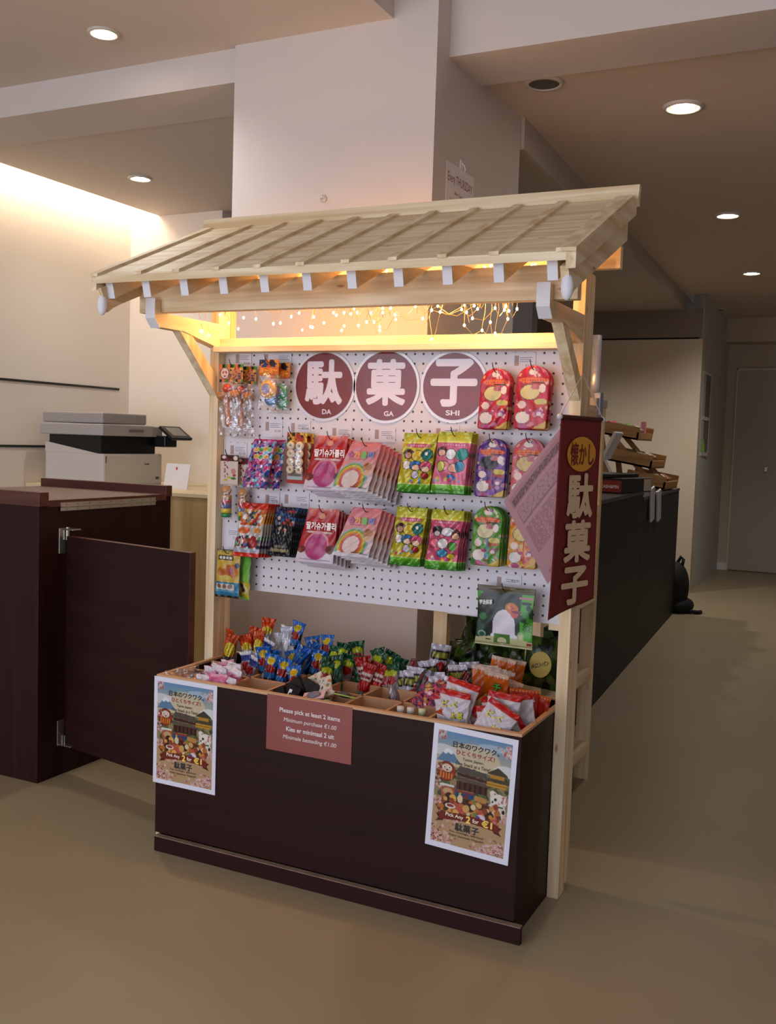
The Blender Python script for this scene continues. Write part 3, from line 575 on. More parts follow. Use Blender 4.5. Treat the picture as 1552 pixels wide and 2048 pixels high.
# ------------------------------------------------------------------ candy bin box
bx = thing('candy_bin_box', (.43, -.13, 0), 'low dark mahogany box with a grid of candy compartments, in front of the stall', 'display box')
BX0, BX1, BY0, BY1, BH = -.100, .962, -.295, .075, .496
obj('front_panel', BM().box(BX0, BY0, .046, BX1, BY0+.014, BH-.006, .0008), DARK, bx)
obj('side_panel', BM().box(BX1-.014, BY0+.014, .0, BX1, BY1, BH-.006), DARKZ, bx); obj('side_panel', BM().box(BX0, BY0+.014, .0, BX0+.014, BY1, BH-.006), DARKZ, bx)
obj('back_panel', BM().box(BX0, BY1-.012, .0, BX1, BY1, BH-.004), DARK, bx)
obj('bottom_board', BM().box(BX0+.014, BY0+.014, .385, BX1-.014, BY1-.012, .395), MDF, bx)
obj('plinth', BM().box(-.088, -.312, 0, .984, -.297, .043, .001), DARK, bx); obj('plinth_edge', BM().box(-.088, -.3125, .0415, .984, -.2955, .0435), mat('worn_edge', '8a6f5c', .6, noise=.2, nscale=30), bx)
obj('foot_block', BM().box(-.100, -.290, 0, -.088, -.25, .046), PINE_X, bx)
rim = mat('mdf_edge', 'c79c74', .6, noise=.05)
obj('rim', BM().box(BX0-.001, BY0-.001, BH-.007, BX1+.001, BY0+.013, BH), rim, bx); obj('rim', BM().box(BX0-.001, BY0+.013, BH-.007, BX0+.012, BY1, BH), rim, bx)
obj('rim', BM().box(BX1-.012, BY0+.013, BH-.007, BX1+.001, BY1, BH), rim, bx); obj('rim', BM().box(BX0+.012, BY1-.012, BH-.007, BX1-.012, BY1, BH), rim, bx)
for y in (-.172, -.060): obj('row_divider', BM().box(BX0+.014, y-.004, .395, BX1-.014, y+.004, BH-.004), MDF, bx)
XD = [.008, .126, .244, .362, .481, .598, .716, .838]
for x in XD: obj('cross_divider', BM().box(x-.004, BY0+.014, .395, x+.004, BY1-.012, BH-.004), MDF, bx)

# ------------------------------------------------------------------ posters on the box front
def poster_art():
    a = Art(150, 214, 'c9ac86', 5); a.grad(0, .30, '7ea6c6', 'dcc8a6'); a.ell(.5, .20, .36, .13, 'e2d2b2', .8)
    a.ell(.08, .17, .2, .05, 'e6e6e6', .8); a.ell(.93, .26, .16, .06, 'eef0f0', .8); a.ell(.75, .07, .2, .03, 'cfdce6', .6)
    a.poly([(0, .27), (.13, .15), (.18, .15), (.34, .27)], '7898b4'); a.poly([(.085, .19), (.13, .15), (.18, .15), (.23, .19), (.19, .20), (.155, .185), (.12, .205)], 'f0f0f2')
    a.rect(0, .30, 1, .60, '8a8a64', .55); a.blobs(60, ['5c6a44', '77804f', '3f4a34'], 0, .30, 1, .56, (.02, .06), .7)
    # gate
    a.poly([(.28, .335), (.33, .28), (.68, .30), (.74, .36)], '6d6258'); a.poly([(.30, .34), (.72, .36), (.72, .385), (.30, .37)], '5c2e24'); a.poly([(.25, .405), (.32, .375), (.70, .39), (.76, .43)], '73665a')
    a.rect(.30, .415, .72, .49, '6e3a2c'); [a.rect(.33+.07*i, .42, .36+.07*i, .49, '2e221c') for i in range(6)]
    # golden pavilion
    a.poly([(.70, .285), (.84, .225), (.97, .28), (.97, .295), (.70, .295)], '5c5240'); a.rect(.74, .295, .93, .33, 'c79a3a'); a.poly([(.66, .355), (.73, .325), (.94, .325), (1, .35), (1, .36)], '625844'); a.rect(.70, .36, .96, .40, 'd0a440'); a.rect(.70, .378, .96, .383, '6a4f22')
    # round red doll
    a.ell(.15, .355, .125, .088, '7e2c1e'); a.ell(.15, .355, .115, .080, 'b4442c'); a.ell(.155, .325, .082, .042, '4a2a1c'); a.ell(.155, .325, .072, .036, 'e8d0b4'); a.ell(.12, .32, .022, .012, 'ffffff'); a.ell(.19, .32, .022, .012, 'ffffff'); a.ell(.12, .32, .010, .007, '201818'); a.ell(.19, .32, .010, .007, '201818')
    a.ell(.155, .342, .02, .006, '8a3a2c'); [a.ell(.075+.038*i, .395, .010, .032, 'd8a03c') for i in range(5)]
    # lucky cat
    a.ell(.86, .60, .12, .075, 'e8e0d4'); a.ell(.80, .51, .035, .07, 'e8e0d4', 1, -.15); a.ell(.79, .455, .035, .024, 'f0e8dc'); a.poly([(.79, .475), (.82, .435), (.88, .465)], 'e8ded0'); a.poly([(.90, .47), (.975, .455), (.97, .50)], 'e8ded0'); a.poly([(.81, .467), (.825, .446), (.85, .463)], 'b4504c'); a.poly([(.93, .472), (.962, .464), (.96, .488)], 'b4504c')
    a.ell(.88, .51, .105, .056, 'f2ebe0'); a.ell(.835, .505, .018, .014, '1c1c22'); a.ell(.925, .515, .018, .014, '1c1c22'); a.ell(.88, .528, .012, .006, 'b46a60'); a.rect(.80, .558, .94, .57, '4c7a4a'); a.ell(.86, .575, .026, .02, 'd8a83c'); a.ell(.80, .53, .012, .01, '3a302c'); a.ell(.95, .60, .02, .02, '3a302c')
    # snack pouches and basket
    a.poly([(.07, .47), (.27, .465), (.29, .60), (.12, .62)], 'b8764e'); a.poly([(.07, .47), (.27, .465), (.27, .485), (.075, .49)], 'e8e4dc'); a.ell(.19, .53, .07, .03, 'd8b48a')
    a.poly([(.29, .495), (.55, .505), (.53, .64), (.31, .62)], '3c5c8c'); a.blobs(16, ['c8b83c', '6ca4c4', 'd8c890', '8c4a3c'], .32, .52, .52, .62, (.015, .035)); a.rect(.30, .495, .55, .512, 'a8503c')
    a.poly([(.56, .51), (.72, .52), (.70, .65), (.56, .64)], 'cf9f64'); a.ell(.635, .60, .06, .03, 'e4c08a'); a.poly([(.69, .56), (.86, .59), (.82, .70), (.64, .68)], '9c3c2c'); a.ell(.72, .63, .05, .03, 'ece4d6')
    a.ell(.48, .66, .45, .105, '8c6236'); a.ell(.48, .64, .42, .078, '6c4426')
    a.blobs(90, ['d8a45c', 'c88444', 'e0b878', 'a85c3c', '5a2e20', 'd06a5c', 'e8d8b8', '8a9c50', 'ecc070'], .10, .57, .88, .71, (.022, .052))
    a.ell(.24, .655, .07, .022, 'efe6da'); a.ell(.24, .652, .05, .014, 'a8503c'); a.ell(.66, .70, .06, .03, 'e8dcec'); a.ell(.62, .705, .03, .022, '7a5ca0')
    a.blobs(40, ['9a6c3a', '7c5228'], .08, .69, .9, .745, (.01, .02))
    # ribbon
    xs = np.linspace(0, 1, 25); cv = lambda x: .765 - .03*math.sin(math.pi*x)
    a.poly([(.05, .745), (.16, .735), (.16, .80), (.05, .815), (.09, .78)], '6e2820'); a.poly([(.84, .735), (.95, .745), (.91, .78), (.95, .815), (.84, .80)], '6e2820')
    up_ = [(.10+.80*x, .725-.022*math.sin(math.pi*x)) for x in xs]; lo = [(.10+.80*x, .79-.022*math.sin(math.pi*x)) for x in xs[::-1]]; a.poly(up_+lo, '8e3a2c')
    for cx, cy, n in ((.03, .04, 26), (.97, .07, 30), (.02, .33, 20), (.0, .62, 22), (1.0, .66, 22), (.06, .93, 60), (.20, .98, 40), (.90, .93, 70), (.75, .985, 30), (.02, .47, 18), (1, .5, 18), (.3, .815, 8)):
        for _ in range(n):
            x, y = cx+a.r.normal(0, .06), cy+a.r.normal(0, .028); a.ell(x, y, .017, .012, ['d8a49c', 'e8c4bc', 'c48880', 'f0d8d2'][a.r.randint(4)]); a.ell(x, y, .005, .004, '8c4444')
    for _ in range(30): a.ell(a.r.choice([a.r.uniform(0, .15), a.r.uniform(.85, 1)]), a.r.uniform(.85, 1), .008, .006, '4a3028')
    a.speck(.025); return a
PA = poster_art(); pm = None
for cx_, cz_, w_, h_, rot, lab in ((-.002, .340, .212, .302, 0, 'left'), (.842, .334, .214, .304, math.radians(2.6), 'right')):
    t = thing('snack_poster', (cx_, -.2962, cz_), 'white-bordered Pick Any 2 for €1 snack poster at the %s end of the box front' % lab, 'poster', 'snack posters on the box', rot=(0, rot, 0))
    obj('paper', BM().box(-w_/2, -.0008, -h_/2, w_/2, 0, h_/2), mat('poster_paper', 'dcdce8', .35, coat=.3), t, local=True)
    if pm is None: pm = sheet_mesh(PA, .188, .276)
    o = obj('picture', pm, GLOSS, t); o.location = (0, -.0012, 0)
    R, U = (1, 0, 0), (0, 0, 1); dk = mat('poster_black', '2a2222', .5); rd = mat('poster_red', '9a3426', .5); bn = mat('poster_brown', '4a3426', .5); cr = mat('poster_cream', 'f2e6cc', .5); yl = mat('poster_yellow', 'f0cf5a', .5)
    y_ = -.0014
    text('日本のワクワク、', (.005, y_, .110), R, U, .118, .0155, dk, t, .03, local=True); text('ひとくちサイズ！', (.004, y_, .093), R, U, .098, .0125, rd, t, .03, local=True)
    text('Taste Japan,', (0, y_, .0775), R, U, .055, .0085, bn, t, .015, local=True); text('One Snack at a Time!', (.0, y_, .0660), R, U, .088, .0085, bn, t, .015, local=True)
    text('Pick Any', (-.036, y_, -.0655), R, U, .046, .0115, cr, t, .02, local=True); text('2', (-.0005, y_, -.066), R, U, .012, .0175, yl, t, .04, local=True); text('for', (.0185, y_, -.0655), R, U, .016, .0105, cr, t, .02, local=True); text('€1', (.0475, y_, -.066), R, U, .027, .0175, yl, t, .04, local=True)
    text('駄菓子', (-.002, y_, -.0895), R, U, .062, .020, dk, t, .03, local=True)
    text('Fun, nostalgic, delicious!', (-.002, y_, -.1035), R, U, .088, .0066, bn, t, .015, local=True); text('Enjoy Japanese Dagashi!', (-.002, y_, -.1125), R, U, .088, .0066, bn, t, .015, local=True)
# notice on the box front
t = thing('purchase_notice', (.391, -.2962, .4195), 'dull red notice asking to pick at least 2 items, on the box front', 'notice')
obj('sheet', BM().box(-.127, -.0008, -.0735, .127, 0, .0735), mat('notice_red', '8c4640', .35, coat=.25, noise=.04, nscale=14), t, local=True)
nw = mat('notice_white', 'e4d8d4', .5); y_ = -.0009
text('Please pick at least 2 items', (.002, y_, .036), R, U, .180, .0155, nw, t, .022, local=True); text('Kies er minimaal 2 uit', (.005, y_, -.010), R, U, .143, .0125, nw, t, .022, local=True)
for s_, z_, w_ in (('Minimum purchase €1.00', .0125, .156), ('Minimale besteding €1.00', -.033, .158)):
    o = text(s_, (.004, y_, z_), R, (0.16, 0, 1), w_, .0145, nw, t, .008, local=True)

# ------------------------------------------------------------------ banner and pink price list at the right post
th = math.radians(15.5); bd = Vector((math.sin(th), math.cos(th), 0)); bc = Vector((1.003, -.052, 0)); bn_ = bd.cross(Vector((0, 0, 1)))
t = thing('hanging_banner', (1.003, -.052, 1.237), 'dark red cloth banner with a yellow oval and cream kanji, hung on the right post', 'banner')
HW, Z1, Z0 = .096, 1.232, .765
nx, nz = 22, 50; co = []; 
for j in range(nz):
    for i in range(nx):
        u = i/(nx-1); v = j/(nz-1); s_ = (u-.5)*2*HW*(1+.08*v) - .012*v
        zb = Z0 - .020 + .034*u
        p = bc + bd*s_ + Vector((0, 0, Z1 + (zb-Z1)*v)) - bn_*0 + bn_*(.004*math.sin(u*5+v*3)*v); co.append(tuple(p - t.location))
me = bpy.data.meshes.new('cloth'); me.from_pydata(co, [], [(j*nx+i, j*nx+i+1, (j+1)*nx+i+1, (j+1)*nx+i) for j in range(nz-1) for i in range(nx-1)])
o = obj('cloth', me, mat('banner_red', '6e1a16', .75, bump=.2, bscale=500), t, True); sm = o.modifiers.new('s', 'SOLIDIFY'); sm.thickness = .0012; sm.offset = 0
e0, e1 = bc + bd*(-HW-.006), bc + bd*(HW+.006)
obj('dowel', BM().tube([(e0.x, e0.y, 1.237), (e1.x, e1.y, 1.237)], .0055, 10), mat('dowel_wood', '4e1814', .6), t)
for e in (e0, e1): obj('dowel_cap', BM().ball((e.x, e.y, 1.237), .0075, (1, 1, 1), 12), mat('cap_clear', 'cfc8c8', .2), t)
obj('cord', BM().tube([(e0.x, e0.y, 1.240), (1.0, -.052, 1.345)], .0014, 6).tube([(e1.x, e1.y, 1.240), (1.0, -.052, 1.345)], .0014, 6), mat('cord_white', 'd0b8a8', .7), t)
def bo(s_, z): return tuple(bc + bd*s_ + Vector((0, 0, z)) + bn_*.0052)
pts = [(math.cos(k*math.pi/24)*.068, math.sin(k*math.pi/24)*.043) for k in range(48)]
me = bpy.data.meshes.new('oval'); R2 = bd; me.from_pydata([tuple(Vector(bo(-.001+a, 1.148+b)) - t.location) for a, b in pts], [], [tuple(range(48))]); obj('yellow_oval', me, mat('banner_yellow', 'd0922c', .7), t)
up = (0, 0, 1); yb_ = mat('banner_red_text', '6e1a16', .75); bt = mat('banner_cream', 'd2b894', .7)
text('懐かし', bo(.001, 1.148), tuple(bd), up, .112, .058, yb_, t, .02, eps=.0008)
text('駄', bo(.000, 1.045), tuple(bd), up, .124, .112, bt, t, .034, eps=.0008); text('菓', bo(-.003, .932), tuple(bd), up, .128, .106, bt, t, .034, eps=.0008); text('子', bo(-.007, .822), tuple(bd), up, .128, .096, bt, t, .034, eps=.0008)
# pink translucent price list
a = Art(90, 120, 'c8a0a4', 3)
a.rect(.06, .04, .95, .16, 'bc9498'); 
for k in range(14): a.lines(.08, .9, [.06+.008*k] if k < 12 else [], .003, '8a6a6e')
a.rect(.08, .20, .95, .36, 'a88488'); 
for y in np.arange(.21, .36, .016): a.lines(.09, .94, [y], .006, 'cfb0b2')
for y in np.arange(.40, .93, .017): a.lines(.08, a.r.uniform(.6, .95), [y], .006, '9a7478')
for x in (.3, .62): a.rect(x, .38, x+.012, .95, 'c8a0a4')
O, A1, B1 = Vector((.821, -.085, 1.021)), Vector((.118, .0, .160)), Vector((.124, .0, -.199)); A1 = A1*1.25
# sheet corner at O; one side runs up right, the other down right behind the banner
nx, ny = a.w, a.h; g = [tuple(O + A1*(1-i/(nx-1))*1.0 + B1*(j/(ny-1))*1.0 + Vector((0, -.012*math.sin(math.pi*i/(nx-1))*1, 0)) - O) for j in range(ny) for i in range(nx)]
# columns run along A1, rows along B1
me = grid_mesh(np.array(g), nx, ny, a.lin()[:, ::-1].reshape(-1, 3))
bmq = bmesh.new(); bmq.from_mesh(me); bmesh.ops.delete(bmq, geom=[v for v in bmq.verts if v.co.x + O.x > .972 - .0 * v.co.z], context='VERTS'); bmq.to_mesh(me); bmq.free()
o = obj('price_list_sheet', me, CARD); o.location = O; sm = o.modifiers.new('s', 'SOLIDIFY'); sm.thickness = .0006
tag(o, 'pink printed price list sheet hanging askew behind the left edge of the red banner', 'price list')

# ------------------------------------------------------------------ hanging packets
def hook(x, z, L, tagl):
    m = BM().tube([(x, 0, z), (x, -L*.8, z-.004), (x-.001, -L, z-.002), (x-.002, -L-.012, z+.008), (x-.003, -L-.016, z+.020)], .0013, 6)
    return tag(obj('peg_hook', m, WIRE, None, True), 'wire hook of ' + tagl, 'hook')
def stack(name, me, m, x, yf, zt, n, label, back_label, grp, cat='snack bag', rz=0, dx=.0, dz=-.001, gap=.0105, extra=None, rx=-.06, hk=None, kids=None, yaw=0):
    o = obj(name, me, m, None, True); o.location = (x, yf, zt); o.rotation_euler = (rx, rz, yaw); tag(o, label, cat, grp)
    for i in range(1, n):
        c = o.copy(); COL.objects.link(c); c.location = (x + dx*i + rnd.uniform(-.0015, .0015), yf + gap*i, zt + dz*i + rnd.uniform(-.001, .001)); c.rotation_euler = (rx*(1-i/n)*.8, rz + rnd.uniform(-.025, .025), yaw); c['label'] = back_label; c['group'] = grp
        if i < 3 and kids: kids(c)
    if kids: kids(o)
    if extra: extra(o)
    hook(x, zt-.008, abs(yf)+.012, hk or ('the ' + label))
    return o
R, U = (1, 0, 0), (0, 0, 1)

# 1 wooden ball-and-cup toys, header card stripes
a = Art(70, 46, 'c88a50', 1)
for k in range(9): a.rect(k/9, 0, (k+1)/9, .22, ['d88a34', '1c1a1c', '6a9c34'][k % 3]); a.rect(k/9, .82, (k+1)/9, 1, ['1c1a1c', 'd88a34', '6a9c34'][k % 3])
a.rect(0, .2, 1, .84, 'd49868'); a.ell(.22, .5, .2, .33, '2a2440'); a.ell(.22, .5, .17, .30, 'e6d4cc'); a.ell(.16, .45, .03, .08, 'b03038', 1, .5); a.ell(.28, .45, .03, .08, 'b03038', 1, -.5); a.ell(.22, .66, .05, .04, 'b03038'); a.blobs(12, ['c43a3c', 'e0c060', '3c3450'], .45, .2, .95, .45, (.03, .05))
KH = sheet_mesh(a, .082, .052); BALL = mat('toy_red', 'c23a22', .25, coat=.6); CUP = mat('toy_wood', 'b4703c', .3, coat=.5)
def kendama(x, y, z, lab, grp):
    t = thing('wooden_toy_bag', (x, y, z), lab, 'toy bag', grp)
    o = obj('header_card', KH, CARD, t); o.location = (0, -.012, -.026)
    text('ケン玉', (.012, -.0124, -.034), R, U, .048, .018, mat('toy_text', '30284a', .5), t, .03, local=True)
    obj('card_back', BM().box(-.041, -.0115, -.052, .041, -.0105, 0), mat('card_back', '6c5a4a', .6), t, local=True)
    obj('toy_ball', BM().ball((-.012, -.014, -.070), .0145), BALL, t, True, local=True)
    obj('cross_cup', BM().tube([(-.040, -.014, -.098), (-.034, -.014, -.094), (-.02, -.014, -.088), (.004, -.014, -.086), (.014, -.014, -.088), (.022, -.014, -.086)], [.010, .016, .008, .008, .015, .012], 16), CUP, t, True, local=True)
    obj('handle', BM().tube([(-.014, -.013, -.085), (-.013, -.013, -.105), (-.010, -.013, -.125), (-.008, -.013, -.155), (-.006, -.013, -.17), (-.004, -.012, -.182)], [.006, .0095, .007, .009, .012, .006], 14), CUP, t, True, local=True)
    obj('clear_bag', bag_mesh(Art(16, 26, 'ffffff'), .088, .165, .034, 'fan', seed=3, wr=.005), CLEAR, t, True).location = (0, -.013, -.045)
    return t
kendama(.0-.040, -.045, 1.372, 'wooden ball and cup toy in a clear bag, front one under the top left corner', 'wooden toys in clear bags')
kendama(-.012, -.018, 1.368, 'wooden ball and cup toy bag half hidden behind the front one', 'wooden toys in clear bags'); hook(-.034, 1.366, .058, 'the wooden ball and cup toys')
# 2 yo-yos
a = Art(56, 40, 'c8642c', 2); a.blobs(40, ['2c5a94', '30508a', '2a2028', 'e0a040'], 0, 0, 1, .5, (.05, .12)); a.ell(.65, .2, .14, .22, '3a1c14'); a.rect(0, .48, 1, .94, 'd88a3a'); a.blobs(10, ['c8502c', 'e8c070'], 0, .8, 1, 1, (.03, .06))
YH = sheet_mesh(a, .066, .045)
def yoyo(x, y, z, c1, c2, lab):
    t = thing('yoyo_bag', (x, y, z), lab, 'toy bag', 'yo-yo toys in clear bags')
    o = obj('header_card', YH, CARD, t); o.location = (0, -.010, -.0225); text('ヨ～ヨ～', (0, -.0105, -.031), R, U, .058, .012, mat('yoyo_text', 'f0a030', .5), t, .04, local=True)
    obj('card_back', BM().box(-.033, -.0098, -.045, .033, -.009, 0), mat('card_back', '6c5a4a'), t, local=True)
    obj('yoyo_disc', BM().tube([(0, -.002, -.085), (0, -.008, -.085), (0, -.014, -.085), (0, -.020, -.085)], [.022, .027, .027, .021], 28).torus((0, -.0205, -.085), .018, .0025, 'Y'), mat('yoyo_'+c1, c1, .2, coat=.6), t, True, local=True)
    obj('centre_badge', BM().disc((-.004, -.0222, -.083), .014, .015, 24, 'Y', .001), mat('yoyo_badge', '8c88b4', .25), t, local=True)
    obj('lower_disc', BM().tube([(.006, -.001, -.112), (.006, -.010, -.112)], .019, 20), mat('yoyo_'+c2, c2, .2, coat=.6), t, True, local=True)
    obj('clear_bag', bag_mesh(Art(14, 22, 'ffffff'), .072, .105, .026, 'pillow', seed=5, wr=.004), CLEAR, t, True).location = (0, -.011, -.04)
yoyo(.088, -.045, 1.385, 'd8a020', '2a6cb0', 'bag with a yellow yo-yo above a blue one, beside the left round sign')
yoyo(.108, -.016, 1.378, '1f8c4c', '2a9c5a', 'bag with a green yo-yo hanging behind the yellow one'); hook(.088, 1.379, .060, 'the yo-yo bags')

# 3 arched lollipop packs
def arch_art(bg, c2, head, stick, seed):
    a = Art(44, 84, bg, seed); a.blobs(70, [c2, bg, 'd8a8b8', 'e4d4a4', 'c85070', 'f0e8e0'], 0, 0, 1, 1, (.04, .09), .85); a.blobs(22, [bg, c2], 0, .2, 1, .95, (.09, .14), .9)
    a.ell(.5, .10, .16, .055, 'ece2da'); a.ell(.64, .07, .07, .03, 'b080b0'); a.ell(.5, .235, .44, .055, 'd8622c'); a.ell(.5, .235, .40, .036, 'e88a40'); [a.rect(.18+.075*k, .222, .22+.075*k, .25, 'c03828') for k in range(9)]; a.rect(.45, .262, .85, .285, '6a4a28')
    a.rect(.52, .5, .58, .80, stick); a.ell(.53, .83, .09, .045, stick)
    a.ell(.44, .42, .31, .125, '5a4434'); a.ell(.44, .42, .29, .115, head); a.ell(.60, .34, .14, .045, 'c8848c')
    a.ell(.80, .36, .1, .07, 'efe6e0'); a.ell(.22, .62, .13, .06, 'f0dcd4'); a.ell(.78, .57, .19, .05, 'dcd07c'); a.rect(.62, .61, .95, .66, 'd05030', .8); a.ell(.76, .74, .12, .05, 'b878a8'); a.ell(.76, .76, .07, .035, 'eee4e4')
    a.ell(.27, .82, .23, .10, '6a4a44'); a.ell(.27, .82, .215, .092, 'ece4dc'); a.ell(.45, .74, .10, .03, 'b83a78'); a.ell(.3, .96, .16, .04, 'c05c90'); a.poly([(.55, 1), (.98, .87), (.98, 1)], 'd8bc60'); return a
AR = {'red': arch_art('c02440', 'd84060', 'e0d8a0', 'd83030', 1), 'purple': arch_art('6a3c94', '9c70c0', '3a2c34', 'b8403c', 2), 'pink': arch_art('d0707c', 'e09aa4', 'dcc890', 'd86a78', 3), 'green': arch_art('6aa83c', '4c8a34', 'e2dcb4', '58a8c8', 4), 'yellow': arch_art('e0a028', 'e8b840', 'e8d490', 'd83c30', 5)}
for nm, key, x, yf, zt, w, h, n, where in (('arched_candy_pack', 'red', .776, -.052, 1.360, .080, .156, 4, 'left top'), ('arched_candy_pack', 'red', .879, -.062, 1.366, .086, .160, 5, 'right top'),
        ('arched_candy_pack', 'purple', .774, -.050, 1.180, .080, .151, 3, 'left middle'), ('arched_candy_pack', 'pink', .870, -.046, 1.184, .083, .158, 3, 'right middle'),
        ('arched_candy_pack', 'green', .774, -.062, 1.006, .078, .155, 6, 'left lower'), ('arched_candy_pack', 'yellow', .865, -.040, 1.000, .078, .150, 2, 'right lower')):
    stack(nm, bag_mesh(AR[key], w, h, .006, 'arch', seed=n, lean=-.005), FILM, x, yf, zt, n, 'front %s arched lollipop pack on the %s hook' % (key, where), '%s arched lollipop pack further back on the %s hook' % (key, where), '%s arched packs on the %s hook' % (key, where), dz=-.0005, gap=.0095, rx=-.04)
# 4 yellow-green bags
def yg_art(mid, seed, fig):
    a = Art(54, 84, mid, seed); a.grad(0, .16, 'b8bc38', 'dcd85c'); a.grad(.86, 1, '8cc83c', '3c8c28'); a.rect(.0, .155, 1, .17, 'ece47c')
    a.ell(.5, .21, .38, .035, 'd06a8c'); [a.rect(.16+.08*k, .195, .205+.08*k, .225, 'e0b4c0') for k in range(9)]
    for cx, cy, rx, ry, c in fig: a.ell(cx, cy, rx+.02, ry+.012, '4a4038'); a.ell(cx, cy, rx, ry, c)
    a.blobs(8, ['58a8c8', 'd85c8c', 'e0cc40', '70b848'], .05, .74, .95, .84, (.03, .05)); a.rect(0, .845, 1, .86, 'd8e8a0')
    for _ in range(14): a.ell(a.r.uniform(0, 1), a.r.uniform(.86, 1), .03, .012, 'a8dc60' if a.r.rand() < .5 else '5aa030')
    return a
F1 = ((.22, .36, .15, .075, '6a3828'), (.22, .38, .10, .05, 'e0b49a'), (.52, .38, .18, .085, 'dcc84c'), (.80, .36, .16, .09, '2a8c88'), (.76, .34, .05, .03, 'f0f0e8'), (.22, .54, .13, .07, 'ece4e0'), (.50, .55, .18, .08, '4c90c8'), (.50, .58, .12, .045, 'ecd0b4'), (.80, .56, .18, .085, 'd85c80'), (.80, .60, .12, .045, 'ecd0b4'), (.50, .70, .10, .06, 'd8d0dc'), (.80, .71, .09, .05, 'c03c48'))
F2 = ((.18, .32, .14, .07, '6a3828'), (.18, .34, .10, .05, 'e4b8a0'), (.46, .36, .15, .08, 'ece8e4'), (.80, .36, .17, .09, '2e9c90'), (.30, .55, .16, .07, 'e8a0a8'), (.60, .58, .15, .07, 'e8b8a0'), (.78, .55, .13, .08, '4c9cb8'), (.2, .56, .12, .08, 'd8d878'), (.55, .74, .1, .05, '3c8cc0'))
F3 = ((.25, .36, .15, .08, '3a2c34'), (.25, .40, .10, .04, 'ece0dc'), (.58, .36, .18, .07, 'eeeaf0'), (.85, .40, .13, .08, '6a3828'), (.85, .43, .10, .05, 'ecc0a0'), (.20, .56, .13, .07, 'e4788c'), (.48, .56, .17, .08, 'ece6e4'), (.80, .60, .12, .07, '68b048'), (.5, .72, .14, .06, '50a0c0'), (.78, .76, .12, .04, 'd8c040'))
for key, art, x, yf, zt, w, h, n, lab in (('yellow', yg_art('d4c840', 1, F1), .574, -.060, 1.188, .098, .158, 4, 'upper yellow green-footed bag'), ('pink', yg_art('d87c94', 2, F2), .678, -.072, 1.194, .096, .162, 5, 'upper pink green-footed bag'),
        ('yellow', yg_art('d0c43c', 3, F1), .557, -.062, .990, .092, .158, 4, 'lower yellow green-footed bag'), ('pink', yg_art('d4688a', 4, F3), .667, -.074, .990, .092, .158, 6, 'lower pink green-footed bag')):
    stack('candy_bag', bag_mesh(art, w, h, .010, 'pillow', seed=n, lean=-.016, wr=.003), FOIL, x, yf, zt, n, 'front %s' % lab, 'bag further back on the hook of the %s' % lab, 'bags on the hook of the %s' % lab, gap=.0105, rx=-.05)
# 5 red korean bags and rainbow bags
a = Art(64, 88, 'c02c30', 9); a.grad(0, .12, 'e8c8c0', 'c43c3c'); a.blobs(12, ['d86058', 'e08a80'], 0, 0, 1, .12, (.05, .1), .7); a.ell(.5, .14, .10, .05, 'e8b49c')
a.rect(.2, .215, .8, .235, 'd87068', .7); a.rect(.16, .425, .84, .45, 'ecd4cc'); a.rect(.12, .435, .88, .445, 'ecd4cc'); a.grad(.80, 1, 'e4dce0', 'ddd2dc'); a.ell(.5, .68, .34, .26, 'e0a0a8'); a.ell(.5, .70, .30, .24, 'c8508c')
a.blobs(12, ['8c3058', 'a03a68'], .3, .52, .75, .85, (.012, .022)); a.ell(.10, .76, .12, .07, '8c3a2c'); a.ell(.88, .74, .12, .08, '7a2c20'); a.ell(.05, .78, .05, .04, 'b0603c'); a.rect(.1, .94, .9, .95, 'b898a8')
RK = a
def kr(o): text('딸기슈가롤리', (-.002, -.0085, -.049), R, U, .094, .022, mat('korean_white', 'f4ece8', .4), o, .03, local=True)
for x, yf, zt, lab in ((.318, -.082, 1.174, 'upper'), (.300, -.084, .972, 'lower')):
    o = stack('red_candy_bag', bag_mesh(RK, .122, .152, .010, 'fan', seed=2, lean=-.022, wr=.002), FILM, x, yf, zt, 5, 'front red candy bag with a pink round, on the %s hook' % lab, 'red Korean candy bag further back on the %s hook' % lab, 'red candy bags on the %s hook' % lab, gap=.013, dx=.003, dz=-.005, rx=-.10, kids=None, extra=kr)
a = Art(64, 88, 'e0a0a0', 11); a.grad(0, .5, 'e09298', 'e6b0ac'); a.grad(.5, 1, 'e6b8b0', 'e2dee4'); a.blobs(8, ['ecdcdc'], 0, .55, 1, 1, (.1, .16), .6)
for r0, c in ((.46, 'b8c0c8'), (.415, '8cb870'), (.37, 'e0c850'), (.325, 'e09c50'), (.28, 'd87070'), (.23, 'ecd8d0')):
    d = np.hypot(a.x-.42, (a.y-.76)*1.3); a.put((d < r0) & (a.y < .93), c)
a.ell(.80, .50, .13, .075, 'c89060'); a.ell(.76, .46, .06, .04, 'a87040'); a.ell(.82, .62, .1, .05, 'e0c0a0'); a.rect(.15, .345, .62, .36, 'b86878'); a.blobs(4, ['e8e8ec'], 0, .93, .4, 1, (.05, .08)); a.rect(.5, .90, .85, .91, '6a5a5a'); a.rect(.72, .93, .95, .94, '6a5a5a'); a.rect(0, .0, 1, .03, 'd88890')
RB = a
def rbx(o):
    for ch, dx_, cc in (('슈', -.030, 'b0508c'), ('가', -.010, 'e0a040'), ('롤', .010, '6cae4c'), ('리', .030, '5878b8')): text(ch, (dx_-.012, -.0085, -.036), R, U, .018, .018, mat('rainbow_text_'+cc, cc, .4), o, .05, local=True)
